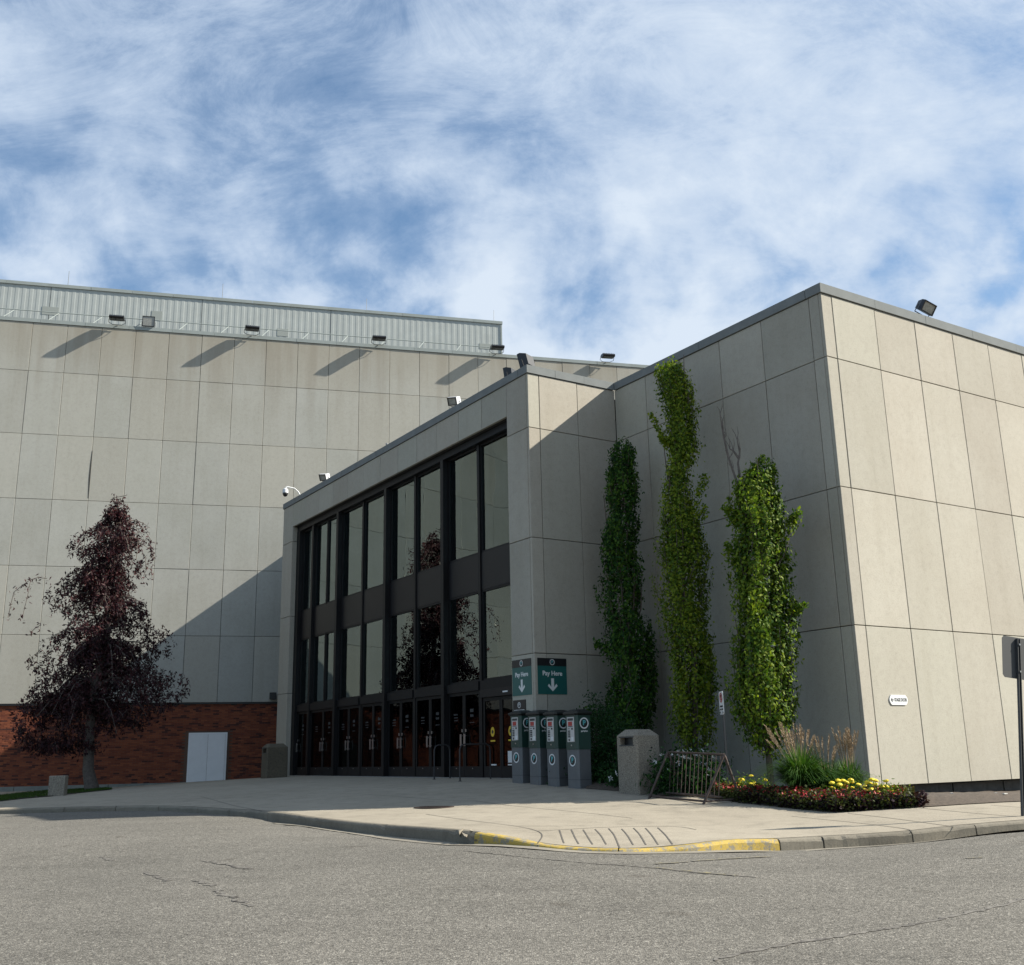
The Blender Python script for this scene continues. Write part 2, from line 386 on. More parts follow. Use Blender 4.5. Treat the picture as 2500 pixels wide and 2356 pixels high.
def leafmat(name, stops, trans=.35, tcol=(1.25, 1.3, .5)):
    stops = [(p, kc(c)) for p, c in stops]
    m, t, b = mat(name); t.nodes.remove(b); o = t.nodes['Material Output']
    r = N(t, 'ShaderNodeNewGeometry').outputs['Random Per Island']
    n = noise(t, wpos(t), .9, 3, .6)
    f = MA(t, 'ADD', MA(t, 'MULTIPLY', r, .55), MA(t, 'MULTIPLY', n, .5), clamp=True)
    col = ramp(t, f, stops)
    d = N(t, 'ShaderNodeBsdfPrincipled'); d.inputs['Roughness'].default_value = .6; d.inputs['Specular IOR Level'].default_value = .18
    L(t, col, d.inputs['Base Color'])
    tl = N(t, 'ShaderNodeBsdfTranslucent'); L(t, mix(t, 1.0, col, tcol, 'MULTIPLY'), tl.inputs[0])
    mx = N(t, 'ShaderNodeMixShader'); mx.inputs[0].default_value = trans
    L(t, d.outputs[0], mx.inputs[1]); L(t, tl.outputs[0], mx.inputs[2]); L(t, mx.outputs[0], o.inputs[0])
leafmat('leaf_dark_green', [(.25, (.010, .042, .012)), (.55, (.036, .105, .015)), (.85, (.12, .22, .025))])
leafmat('leaf_yellow_green', [(.22, (.035, .09, .010)), (.5, (.125, .20, .015)), (.82, (.30, .36, .03))])
leafmat('leaf_mid_green', [(.22, (.030, .09, .012)), (.5, (.105, .185, .016)), (.82, (.25, .32, .028))])
leafmat('leaf_purple', [(.2, (.010, .006, .010)), (.55, (.040, .017, .022)), (.9, (.13, .055, .055))], .22, (1.5, .7, .7))
leafmat('leaf_shrub', [(.2, (.008, .035, .012)), (.6, (.02, .07, .018)), (.9, (.05, .12, .025))])
leafmat('leaf_begonia', [(.25, (.025, .014, .018)), (.45, (.045, .06, .02)), (.7, (.10, .12, .035)), (.95, (.14, .08, .04))])
leafmat('leaf_bronze', [(.2, (.010, .006, .012)), (.9, (.05, .02, .03))])
leafmat('grass_blade', [(.2, (.02, .06, .015)), (.6, (.06, .15, .025)), (.95, (.22, .32, .12))])
leafmat('lawn_blade', [(.2, (.02, .05, .012)), (.9, (.07, .13, .02))])

# ------------------------------------------------------------------ builders
def tag(o, label=None, cat=None, group=None, kind=None):
    if label: o['label'] = label
    if cat: o['category'] = cat
    if group: o['group'] = group
    if kind: o['kind'] = kind
    return o
def empty(name, loc=(0, 0, 0), rz=0.0):
    o = bpy.data.objects.new(name, None); COL.objects.link(o); o.location = loc; o.rotation_euler = (0, 0, rz)
    o.empty_display_size = .2; return o
class MB:
    def __init__(s): s.v = []; s.f = []
    def add(s, V, Fs):
        k_ = len(s.v); s.v += [tuple(map(float, p)) for p in V]; s.f += [tuple(i + k_ for i in f) for f in Fs]; return s
    def box(s, lo, hi, Mx=None, ch=0.0):
        (a, b, c), (d, e, f) = lo, hi
        V = [(a, b, c), (d, b, c), (d, e, c), (a, e, c), (a, b, f), (d, b, f), (d, e, f), (a, e, f)]
        Fs = [(0, 3, 2, 1), (4, 5, 6, 7), (0, 1, 5, 4), (1, 2, 6, 5), (2, 3, 7, 6), (3, 0, 4, 7)]
        if Mx is not None: V = [Mx @ Vector(p) for p in V]
        return s.add(V, Fs)
    def frame(s, o, dx, dy, dz, lo, hi):     # box in an oriented frame (numpy vectors)
        V = []
        for z in (lo[2], hi[2]):
            for x, y in ((lo[0], lo[1]), (hi[0], lo[1]), (hi[0], hi[1]), (lo[0], hi[1])):
                V.append(o + dx * x + dy * y + dz * z)
        Fs = [(0, 3, 2, 1), (4, 5, 6, 7), (0, 1, 5, 4), (1, 2, 6, 5), (2, 3, 7, 6), (3, 0, 4, 7)]
        return s.add(V, Fs)
    def tube(s, pts, rad, n=8, cap=True):
        pts = [Vector(p) for p in pts]; rs = rad if isinstance(rad, (list, tuple)) else [rad] * len(pts)
        rings = []; up = Vector((0, 0, 1)); k_ = len(s.v); prev = None
        for i, p in enumerate(pts):
            t = (pts[min(i + 1, len(pts) - 1)] - pts[max(i - 1, 0)]).normalized()
            if prev is None:
                a = t.cross(up) if abs(t.z) < .9 else t.cross(Vector((1, 0, 0)))
            else: a = prev - t * prev.dot(t)
            if a.length < 1e-6: a = t.orthogonal()
            a.normalize(); prev = a; b = t.cross(a)
            for j in range(n):
                an = 2 * math.pi * j / n
                s.v.append(tuple(p + (a * math.cos(an) + b * math.sin(an)) * rs[i]))
        for i in range(len(pts) - 1):
            for j in range(n):
                q = (j + 1) % n
                s.f.append((k_ + i * n + j, k_ + i * n + q, k_ + (i + 1) * n + q, k_ + (i + 1) * n + j))
        if cap:
            s.f.append(tuple(k_ + j for j in reversed(range(n)))); s.f.append(tuple(k_ + (len(pts) - 1) * n + j for j in range(n)))
        return s
    def prism(s, poly, z0, z1, Mx=None):     # poly of xy, extruded
        n = len(poly); V = [(x, y, z0) for x, y in poly] + [(x, y, z1) for x, y in poly]
        if Mx is not None: V = [Mx @ Vector(p) for p in V]
        Fs = [tuple(reversed(range(n))), tuple(range(n, 2 * n))] + [(i, (i + 1) % n, n + (i + 1) % n, n + i) for i in range(n)]
        return s.add(V, Fs)
    def disc(s, r, z0, z1, n=24, Mx=None, r2=None):
        return s.prism([(r * math.cos(2 * math.pi * i / n), (r2 or r) * math.sin(2 * math.pi * i / n)) for i in range(n)], z0, z1, Mx)
    def ring(s, r0, r1, z0, z1, n=28, Mx=None):
        V = []; Fs = []
        for i in range(n):
            a = 2 * math.pi * i / n; c, d = math.cos(a), math.sin(a)
            V += [(r0 * c, r0 * d, z0), (r1 * c, r1 * d, z0), (r1 * c, r1 * d, z1), (r0 * c, r0 * d, z1)]
        for i in range(n):
            a, b = 4 * i, 4 * ((i + 1) % n)
            for k_ in range(4): Fs.append((a + k_, a + (k_ + 1) % 4, b + (k_ + 1) % 4, b + k_))
        if Mx is not None: V = [Mx @ Vector(p) for p in V]
        return s.add(V, Fs)
    def mesh(s, name, m, off=(0, 0, 0), smooth=False):
        me = bpy.data.meshes.new(name)
        me.from_pydata([(x - off[0], y - off[1], z - off[2]) for x, y, z in s.v], [], s.f)
        bm = bmesh.new(); bm.from_mesh(me); bmesh.ops.recalc_face_normals(bm, faces=bm.faces); bm.to_mesh(me); bm.free()
        if m: me.materials.append(MT[m])
        if smooth:
            me.polygons.foreach_set('use_smooth', [True] * len(me.polygons))
            try: me.set_sharp_from_angle(angle=R(40))
            except Exception: pass
        return me
    def build(s, name, m, parent=None, loc=None, rz=0, smooth=False):
        """world-built mesh; its origin goes to its own middle bottom"""
        if loc is None:
            a = np.array(s.v); c = (a.min(0) + a.max(0)) / 2; c[2] = a[:, 2].min(); off = c
            me = s.mesh(name, m, off, smooth); o = bpy.data.objects.new(name, me); COL.objects.link(o)
            pl = np.array(parent.location) if parent else np.zeros(3)
            if parent and parent.parent: pl = pl + np.array(parent.parent.location)
            o.location = Vector(c - pl)
        else:
            me = s.mesh(name, m, (0, 0, 0), smooth); o = bpy.data.objects.new(name, me); COL.objects.link(o); o.location = loc; o.rotation_euler = (0, 0, rz)
        if parent: o.parent = parent
        return o
def local(name, mb, m, parent, smooth=False):      # part built in its thing's own frame
    me = mb.mesh(name, m, (0, 0, 0), smooth); o = bpy.data.objects.new(name, me); COL.objects.link(o)
    if parent: o.parent = parent
    return o
def inst(name, me, loc, rz, parent, scale=None):
    o = bpy.data.objects.new(name, me); COL.objects.link(o); o.location = loc; o.rotation_euler = (0, 0, rz)
    if scale: o.scale = scale
    if parent: o.parent = parent
    return o
def children(o): return [c for c in o.children]
def copy_tree(o, parent=None):
    c = o.copy(); COL.objects.link(c); c.parent = parent
    for ch in children(o): copy_tree(ch, c)
    return c
def npmesh(name, V, Fs, m, nper):
    """fast mesh from arrays; Fs: (n, nper)"""
    me = bpy.data.meshes.new(name); V = np.asarray(V, np.float32); Fs = np.asarray(Fs, np.int32)
    me.vertices.add(len(V)); me.vertices.foreach_set('co', V.ravel())
    me.loops.add(Fs.size); me.loops.foreach_set('vertex_index', Fs.ravel())
    me.polygons.add(len(Fs)); me.polygons.foreach_set('loop_start', np.arange(0, Fs.size, nper, dtype=np.int32))
    me.update(calc_edges=True)
    if m: me.materials.append(MT[m])
    return me
def text_mesh(s_, size, m, name='lettering', bold=0.0, sx=1.0, align='CENTER', depth=.002):
    cu = bpy.data.curves.new('t', 'FONT'); cu.body = s_; cu.size = size; cu.align_x = align; cu.align_y = 'CENTER'; cu.extrude = depth; cu.offset = bold
    o = bpy.data.objects.new('t', cu); COL.objects.link(o)
    bpy.context.view_layer.update()
    dg = bpy.context.evaluated_depsgraph_get(); me = bpy.data.meshes.new_from_object(o.evaluated_get(dg))
    bpy.data.objects.remove(o); me.name = name
    if sx != 1.0: me.transform(Matrix.Scale(sx, 4, (1, 0, 0)))
    me.materials.clear(); me.materials.append(MT[m]); return me
def wall_matrix(o, dx, out):      # local x along the wall, y up, z out of the wall
    Mx = Matrix.Identity(4)
    for r in range(3):
        Mx[r][0] = dx[r]; Mx[r][1] = (0, 0, 1)[r]; Mx[r][2] = out[r]; Mx[r][3] = o[r]
    return Mx

# ================================================================== GROUND
# road sheet, out to the horizon
gx = np.concatenate([-np.geomspace(900, 60, 14), np.linspace(-52, 52, 131), np.geomspace(60, 900, 14)])
gy = np.concatenate([-np.geomspace(900, 40, 14), np.linspace(-30, 80, 141), np.geomspace(90, 900, 14)])
X, Y = np.meshgrid(gx, gy); Zr = HR(X.ravel(), Y.ravel())
V = np.stack([X.ravel(), Y.ravel(), Zr], 1); nx, ny = len(gx), len(gy)
idx = np.arange(nx * ny).reshape(ny, nx)
Fq = np.stack([idx[:-1, :-1], idx[:-1, 1:], idx[1:, 1:], idx[1:, :-1]], -1).reshape(-1, 4)
me = npmesh('road', V, Fq, 'asphalt', 4); me.polygons.foreach_set('use_smooth', [True] * len(me.polygons))
road = bpy.data.objects.new('road', me); COL.objects.link(road); tag(road, kind='structure')
def HRg(x, y):      # height of the built road sheet (bilinear)
    return HR(x, y)

# plaza: ruled from the kerb to a line inside the buildings
KW = .17
inner = KCUR - KN * KW
selK = np.arange(0, len(inner), 2); Ki = inner[selK]
back = np.array([(-75, 62), (-50, 62), (-25, 66), (-8, 68), (10, 62), (26, 52), (40, 44), (52, 36), (62, 30)], float)
sb = np.linspace(0, len(back) - 1, len(Ki))
Bk = np.stack([np.interp(sb, np.arange(len(back)), back[:, i]) for i in (0, 1)], 1)
tt = np.linspace(0, 1, 110) ** 1.35
PX = Ki[None, :, 0] * (1 - tt[:, None]) + Bk[None, :, 0] * tt[:, None]
PY = Ki[None, :, 1] * (1 - tt[:, None]) + Bk[None, :, 1] * tt[:, None]
PZ = HP(PX.ravel(), PY.ravel()); PZ = np.clip(PZ, -1.9, -.45)
V = np.stack([PX.ravel(), PY.ravel(), PZ], 1); nr, nc = PX.shape
idx = np.arange(nr * nc).reshape(nr, nc)
Fq = np.stack([idx[:-1, :-1], idx[:-1, 1:], idx[1:, 1:], idx[1:, :-1]], -1).reshape(-1, 4)
me = npmesh('plaza_pavement', V, Fq, 'plaza_concrete', 4); me.polygons.foreach_set('use_smooth', [True] * len(me.polygons))
o = bpy.data.objects.new('plaza_pavement', me); COL.objects.link(o); tag(o, kind='structure'); plaza = o

# kerb: cast pieces about 3 m long, some painted yellow, with chipped upper edges
def kpar(px):          # parameter of a photograph column along the kerb list
    return np.interp(px, [k[0] for k in KERB], np.arange(4, 4 + len(KERB)))
cum = np.r_[0, np.cumsum(np.linalg.norm(np.diff(KCUR[:, :2], axis=0), axis=1))]
def s_of(px): return float(np.interp(kpar(px), KPAR, cum))
splits = [s_of(0) - 12, s_of(0) - 8, s_of(0) - 4] + [s_of(x) for x in (0, 157, 280, 385, 480, 560, 655, 748, 940, 1158, 1311, 1510, 1903, 2010, 2226, 2400)] + [s_of(2500) + 1, s_of(2500) + 4, s_of(2500) + 8, s_of(2500) + 14]
kerb = empty('kerb', tuple(KCUR[len(KCUR) // 2])); tag(kerb, kind='structure')
gut = MB()
for i in range(len(splits) - 1):
    s0, s1 = splits[i] + .008, splits[i + 1] - .008
    n = max(3, int((s1 - s0) / .05)); ss = np.linspace(s0, s1, n)
    P = np.stack([np.interp(ss, cum, KCUR[:, j]) for j in range(3)], 1); Nn = np.stack([np.interp(ss, cum, KN[:, j]) for j in range(3)], 1)
    P[:, 2] = HP(P[:, 0], P[:, 1]); H_ = np.interp(ss, cum, KHH)
    chip = np.zeros(n)
    for _ in range(int((s1 - s0) * 1.6) + 1):
        c = random.uniform(s0, s1); w = random.uniform(.03, .12); a = random.uniform(.004, .022)
        chip = np.maximum(chip, a * np.exp(-((ss - c) / w) ** 2))
    chip += RNG.random(n) * .005
    mid = 1100 if False else None
    if abs(splits[i + 1] - s_of(1158)) < .01: chip = np.maximum(chip, .11 * np.exp(-((ss - s1) / .16) ** 2)); chip = np.maximum(chip, .03 * np.exp(-((ss - s1 + .5) / .1) ** 2))
    if abs(splits[i] - s_of(748)) < .01: chip = np.maximum(chip, .05 * np.exp(-((ss - s1 + .05) / .1) ** 2))
    mb = MB(); prof = []
    for q in range(n):
        p, nn, h, c = P[q], Nn[q], H_[q], chip[q] * min(1, H_[q] / .1); z = p[2]; bz = z - h - .06
        prof.append([p - nn * (KW - .008) + (0, 0, -.40), p - nn * (KW - .008) + (0, 0, .003), p - nn * (.03 + c) + (0, 0, .003),
                     p - nn * (.008 + c * .6) + (0, 0, -.010 - c * .5), p + nn * (.004 - c * .15) + (0, 0, -.03 - c), p + nn * (.022 + .006 * math.sin(q)) + (0, 0, -h - .35)])
    V_ = [v for pr in prof for v in pr]; Fs = []
    for q in range(n - 1):
        for j in range(6):
            a = q * 6 + j; b = q * 6 + (j + 1) % 6; Fs.append((a, b, b + 6, a + 6))
    Fs += [tuple(range(6)), tuple((n - 1) * 6 + j for j in reversed(range(6)))]
    mb.add(V_, Fs)
    yel = s_of(1150) < (s0 + s1) / 2 < s_of(1903)
    o = mb.build('kerb_stone', 'yellow_kerb_paint' if yel else 'kerb_concrete', kerb)
    if yel: o['label'] = 'kerb stone with worn yellow paint'
for i in range(9):
    s_ = s_of(1150) + random.uniform(-.30, .06); p = np.array([np.interp(s_, cum, KCUR[:, j]) for j in range(3)]); nn = np.array([np.interp(s_, cum, KN[:, j]) for j in range(3)])
    q = p + nn * random.uniform(-.04, .05) + np.array([0, 0, -random.uniform(.0, .10)]); r_ = random.uniform(.025, .06)
    MB().add([q + np.array([random.gauss(0, 1), random.gauss(0, 1), random.gauss(0, .7)]) * r_ for _ in range(4)], [(0, 1, 2), (0, 2, 3), (0, 3, 1), (1, 3, 2)]).build('concrete_chip', 'plaza_concrete', kerb)
# gutter strip along the kerb foot
ss = np.arange(s_of(700), s_of(2500) + 14, .15); mbg = MB(); Vg = []; Fg = []
for q, s_ in enumerate(ss):
    p = np.array([np.interp(s_, cum, KCUR[:, j]) for j in range(3)]); nn = np.array([np.interp(s_, cum, KN[:, j]) for j in range(3)])
    wd = .30 + .02 * math.sin(s_ * 3.1) + random.uniform(-.012, .012)
    h = np.interp(s_, cum, KHH); z0 = HP(p[0], p[1])[0] - h
    a = p + nn * .0; b = p + nn * wd
    a[2] = min(z0, HR(a[0:1], a[1:2])[0] + .03) + .006; b[2] = HR(b[0:1], b[1:2])[0] + .006; Vg += [a, b]
    if q: Fg.append((2 * q - 2, 2 * q - 1, 2 * q + 1, 2 * q))
mbg.add(Vg, Fg); tag(mbg.build('gutter', 'gutter_concrete'), kind='structure')

# control joints, ramp grooves and cracks as narrow strips
def strip(pts, w, H, lift=.004, jit=0.0, step=.12):
    pts = np.array([[p[0], p[1], 0] for p in pts]); c, _ = catmull(pts, step) if len(pts) > 2 else (np.linspace(pts[0], pts[1], max(2, int(np.linalg.norm(pts[1] - pts[0]) / step))), 0)
    if jit: c[:, :2] += RNG.normal(0, jit, (len(c), 2))
    t = np.gradient(c[:, :2], axis=0); t /= np.linalg.norm(t, axis=1)[:, None] + 1e-9
    nn = np.stack([t[:, 1], -t[:, 0]], 1); V_ = []; Fs = []
    for i in range(len(c)):
        ww = w * (.5 + random.random()) if jit else w
        for s_ in (-.5, .5):
            q = c[i, :2] + nn[i] * ww * s_; V_.append((q[0], q[1], float(H(q[0:1], q[1:2])[0]) + lift))
        if i: Fs.append((2 * i - 2, 2 * i - 1, 2 * i + 1, 2 * i))
    return MB().add(V_, Fs)
for pts in [[(490, 1945), (600, 1973), (640, 1981)], [(1163, 1956), (1350, 1977), (1544, 1998)], [(1040, 1988), (1170, 2006), (1311, 2029), (1313, 2060)],
            [(1933, 1993), (2080, 2008), (2205, 2023), (2226, 2031)], [(2070, 1986), (2200, 2001), (2337, 2020)], [(2245, 1973), (2360, 1984), (2482, 1994)],
            [(2420, 1966), (2500, 1972)], [(900, 1940), (1060, 1952), (1163, 1956)], [(1311, 2029), (1480, 2020), (1640, 2018), (1700, 2026)]]:
    strip([gnd(*p) for p in pts], .018, HP, .0045).build('joint', 'groove_dark', plaza)
for a, b, c in [((1366, 2027), (1372, 2045), (1377, 2059)), ((1395, 2026), (1404, 2045), (1413, 2061)), ((1424, 2026), (1436, 2045), (1447, 2062)), ((1453, 2025), (1467, 2040), (1480, 2062)),
                ((1486, 2023), (1500, 2040), (1514, 2072)), ((1518, 2024), (1532, 2040), (1546, 2063)), ((1547, 2022), (1562, 2038), (1577, 2063)), ((1576, 2022), (1592, 2040), (1607, 2063)), ((1606, 2021), (1624, 2038), (1642, 2062))]:
    strip([gnd(*a), gnd(*b), gnd(*c)], .020, HP, .0045).build('ramp_groove', 'groove_dark', plaza)
for pts in [[(355, 2130), (372, 2138), (398, 2144), (420, 2150)], [(478, 2150), (500, 2158), (530, 2163)], [(528, 2175), (545, 2183), (572, 2192)], [(580, 2196), (600, 2203), (615, 2212)],
            [(500, 2103), (530, 2108), (560, 2112), (590, 2119), (615, 2122)], [(247, 2090), (262, 2098), (280, 2101)]]:
    strip([gnd(*p, H=HR) for p in pts], .055, HR, .005, .026, .05).build('crack', 'tar_crack', road)
strip([gnd(*p, H=HR) for p in [(1740, 2345), (1900, 2310), (2060, 2285), (2240, 2255), (2400, 2222), (2520, 2190)]], .045, HR, .005, .012, .05).build('crack', 'tar_crack', road)
strip([gnd(*p, H=HR) for p in [(1130, 2077), (1260, 2090), (1420, 2106), (1560, 2116), (1700, 2131), (1850, 2142)]], .03, HR, .005, .008, .06).build('crack', 'tar_crack', road)
for pts in [[(1690, 2104), (1760, 2098), (1880, 2092)], [(1600, 2118), (1700, 2130), (1800, 2139)], [(2360, 2096), (2400, 2094)], [(1600, 2110), (1680, 2105)]]:
    strip([gnd(*p, H=HR) for p in pts], .07, HR, .007, .01, .08).build('faded_marking', 'faded_yellow_paint', road)

# lawn wedge at the far left
lw_u = [(-260, 1966), (-120, 1957), (0, 1944), (60, 1937), (118, 1931), (190, 1928), (263, 1926.5)]
lw_l = [(-260, 1985), (-120, 1972), (0, 1957), (60, 1950), (131, 1944), (200, 1936), (275, 1928)]
Vl = [gnd(*p) + (0, 0, .02) for p in lw_u] + [gnd(*p) + (0, 0, .02) for p in lw_l]; n = len(lw_u)
lawn = MB().add(Vl, [(i, i + 1, n + i + 1, n + i) for i in range(n - 1)]).build('lawn', 'soil'); tag(lawn, kind='structure')
def blades(spots, hmin, hmax, w, m, name, lean=.5, seg=1):
    n = len(spots); B = np.asarray(spots, float); a = RNG.random(n) * 2 * math.pi; h = hmin + RNG.random(n) * (hmax - hmin)
    d = np.stack([np.cos(a), np.sin(a), np.zeros(n)], 1); sd = np.stack([-np.sin(a), np.cos(a), np.zeros(n)], 1)
    le = RNG.random(n)[:, None] * lean * h[:, None]
    v0 = B - sd * w / 2; v1 = B + sd * w / 2; v2 = B + d * le + np.array([0, 0, 1]) * h[:, None]
    V_ = np.stack([v0, v1, v2], 1).reshape(-1, 3); return npmesh(name, V_, np.arange(3 * n).reshape(-1, 3), m, 3)
sp_l = []
lu = np.array(Vl[:n]); ll = np.array(Vl[n:])
for _ in range(14000):
    i = random.random() * (n - 1); k_ = int(i); f_ = i - k_; q = random.random()
    sp_l.append((lu[k_] * (1 - f_) + lu[k_ + 1] * f_) * (1 - q) + (ll[k_] * (1 - f_) + ll[k_ + 1] * f_) * q)
o = bpy.data.objects.new('grass', blades(sp_l, .03, .08, .014, 'lawn_blade', 'grass')); COL.objects.link(o)
tag(o, 'mown green grass wedge beneath the purple tree', 'grass', kind='stuff')

# ================================================================== PANEL WALLS
_pm = {}
def panel_mesh(w, h, m, nm='concrete_panel', th=.08, gap=.017, ch=.007):
    k_ = (round(w, 3), round(h, 3), m, nm)
    if k_ in _pm: return _pm[k_]
    g_ = gap / 2; a, b, c, d = g_, w - g_, g_, h - g_
    V_ = [(a, ch, c), (b, ch, c), (b, ch, d), (a, ch, d), (a + ch, 0, c + ch), (b - ch, 0, c + ch), (b - ch, 0, d - ch), (a + ch, 0, d - ch),
          (a, th, c), (b, th, c), (b, th, d), (a, th, d)]
    Fs = [(4, 5, 6, 7), (0, 1, 5, 4), (1, 2, 6, 5), (2, 3, 7, 6), (3, 0, 4, 7), (8, 9, 1, 0), (9, 10, 2, 1), (10, 11, 3, 2), (11, 8, 0, 3), (11, 10, 9, 8)]
    _pm[k_] = MB().add(V_, Fs).mesh(nm, m); return _pm[k_]
def rzof(v): return math.atan2(v[1], v[0])
def panel_wall(root, O, dx, cols, rows, m, rot_jit=0.0015):
    base = np.array(root.location)
    for a, b in cols:
        for c, d in rows:
            q = O + dx * a + np.array([0, 0, c]) - base
            yj = random.uniform(-.004, .004); inn = np.array([-dx[1], dx[0], 0])
            inst('concrete_panel', panel_mesh(b - a, d - c, m), tuple(q + inn * yj), rzof(dx) + random.uniform(-rot_jit, rot_jit), root)
Zv = np.array([0, 0, 1.0])
ROWS = [(ZP - 1.552 if False else Z1, ZP), (Z2, Z1), (Z3, Z2)]
TB = empty('theatre_building', tuple(Kc + np.array([0, 0, -1.0])))
tag(TB, 'pale concrete panelled theatre block with bronze glazed entrance wing', 'building')
# stage block, sunlit side (right of the corner)
cC = [(0.0, .36)] + [(.36 + 1.49 * i, .36 + 1.49 * (i + 1)) for i in range(14)]
panel_wall(TB, Kc, dC, cC, ROWS + [(-.78, Z3)], 'panel_aggregate')
# stage block, shaded side
eb = [.084, .377, 1.90, 3.37, 4.86, 6.32, 7.70]
cE = [(7.72 - b, 7.72 - a) for a, b in zip(eb[:-1], eb[1:])]
panel_wall(TB, Kc + dA * 7.72, -dA, cE, ROWS + [(-1.3, Z3)], 'panel_aggregate')
# short return of the entrance block
db = [0.0, .375, 1.67, 3.02]
panel_wall(TB, Gc, dC, list(zip(db[:-1], db[1:])), ROWS + [(-1.3, Z3)], 'panel_aggregate')
# entrance wing: piers and fascia
UA = 18.615
panel_wall(TB, Gc + dA * UA, -dA, [(UA - 1.095, UA - .084), (0, UA - 17.52)], ROWS + [(-1.3, Z3)], 'panel_aggregate')
fas = [1.095 + 1.3688 * i for i in range(13)]
panel_wall(TB, Gc + dA * UA, -dA, [(UA - b, UA - a) for a, b in zip(fas[:-1], fas[1:])], [(9.187, ZP)], 'panel_aggregate')
# pier returns beside the glazing
for u0, s_ in ((17.52, 1), ):
    O = Gc + dA * u0
    for c, d in ROWS + [(-1.3, Z3)]:
        c = c; d = min(d, 9.187)
        if d <= c: continue
        MB().frame(O, -dA, dC, Zv, (-.08, .082, c + .01), (.0, .20, d - .01)).build('concrete_panel', 'panel_aggregate', TB)
bk = MB()
bk.frame(Kc, dC, dA, Zv, (.07, .072, -.75), (21.5, .35, 10.0))
bk.frame(Kc, dA, dC, Zv, (.36, .072, -1.3), (7.72, .35, 10.0))
bk.frame(Gc, dC, dA, Zv, (.07, .072, -1.3), (3.02, .35, 10.0))
bk.frame(Gc, dA, dC, Zv, (.36, .072, -1.3), (1.05, .35, 10.0))
bk.frame(Gc, dA, dC, Zv, (17.60, .072, -1.3), (UA - .05, 3.0, 10.0))
bk.frame(Gc, dA, dC, Zv, (1.06, .072, 9.21), (17.59, .50, 10.0))
# line of the stage block running on behind the wing to the hall
A_ = np.array([dA[:2], -dB[:2]]).T; uE, _b = np.linalg.solve(A_, (PB - Jc)[:2])
bk.frame(Jc, dA, dC, Zv, (UA - 7.72 + 7.72 - .2, 0, -1.3), (uE - .3, .35, 10.1))
bk.build('backing_wall', 'backing_wall', TB)
E5 = Jc + dA * (uE - .25)
rp = [Kc + dA * .3 + dC * .3, Jc + dA * .3 + dC * .1, Gc + dA * .3 + dC * .3, Lc + dC * .3 - dA * .3, Lc + dC * 3.05 - dA * .3, E5, E5 + dB * 26, Kc + dC * 21.3 + dA * .3]
MB().prism([(p[0], p[1]) for p in rp], 9.72, 9.93).build('roof', 'foundation_block', TB)
MB().frame(Kc + dC * 21.2, dA, dC, Zv, (.1, 0, -1.2), (30, .3, 10.1)).build('end_wall', 'panel_aggregate', TB)
# coping pieces
def copings(root, O, dx, a, b, z0, z1, d0, d1, m, step=2.45, first=None):
    base = np.array(root.location); inn = np.array([-dx[1], dx[0], 0]); x = a; i = 0
    while x < b - .01:
        e = min(b, x + (first if (i == 0 and first) else step))
        if b - e < .4: e = b
        j = random.uniform(-.003, .003)
        mb = MB().frame(O, dx, inn, Zv, (x + .004, d0 + j, z0), (e - .004, d1, z1 + j * .5))
        mb.build('coping', m, root); x = e; i += 1
copings(TB, Kc, dC, -.035, 21.6, ZP + .006, ZT, -.035, .42, 'coping_metal', 1.9)
copings(TB, Kc + dA * 7.68, -dA, 0, 7.68 - .43, ZP + .006, ZT - .004, -.035, .42, 'coping_metal', 3.6)
copings(TB, Gc, dC, -.035, 2.98, ZP + .006, ZT, -.035, .42, 'coping_metal', 1.0, .95)
copings(TB, Gc + dA * (UA + .035), -dA, 0, UA + .035 - .43, ZP + .006, ZT - .004, -.035, .42, 'coping_metal', 3.0)
# recessed foundation under the sunlit wall
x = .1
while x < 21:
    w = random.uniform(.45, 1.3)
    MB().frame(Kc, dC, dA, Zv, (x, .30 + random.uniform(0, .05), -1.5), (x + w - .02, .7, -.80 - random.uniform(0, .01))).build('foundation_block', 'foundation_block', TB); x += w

# ---------------- glazing of the entrance wing
def GB(lo, hi): return MB().frame(Gc, dA, dC, Zv, lo, hi)
def part(nm, m, lo, hi, par=None): return GB(lo, hi).build(nm, m, par or TB)
ZG = -.62
part('header', 'bronze_frame', (1.10, .20, 8.97), (17.51, .50, 9.185))
for c, w in ((5.23, .09), (9.27, .09), (13.36, .09)): part('mullion', 'bronze_frame', (c - w, .18, ZG), (c + w, .46, 8.969))
part('mullion', 'bronze_frame', (1.101, .19, ZG), (1.25, .46, 8.969)); part('mullion', 'bronze_frame', (17.20, .19, ZG), (17.51, .46, 8.969))
for c, w in ((3.23, .06), (7.29, .06), (11.35, .06), (15.95, .09)): part('mullion', 'bronze_frame', (c - w, .31 if w < .07 else .24, ZG), (c + w, .46, 8.969))
OPEN = [(1.25, 3.17), (3.29, 5.14), (5.32, 7.23), (7.35, 9.18), (9.36, 11.29), (11.41, 13.27), (13.45, 15.86), (16.04, 17.20)]
def window(u0, u1, z0, z1):
    f = .055; mb = MB()
    for lo, hi in (((u0, .36, z0), (u0 + f, .45, z1)), ((u1 - f, .36, z0), (u1, .45, z1)), ((u0 + f, .36, z0), (u1 - f, .45, z0 + f)), ((u0 + f, .36, z1 - f), (u1 - f, .45, z1))):
        mb.frame(Gc, dA, dC, Zv, lo, hi)
    fr = mb.build('window', 'bronze_frame', TB)
    tl = random.uniform(-.0012, .0012)
    GB((u0 + f - .004, .405, z0 + f - .004), (u1 - f + .004, .413, z1 - f + .004)).build('pane', 'window_glass', fr)
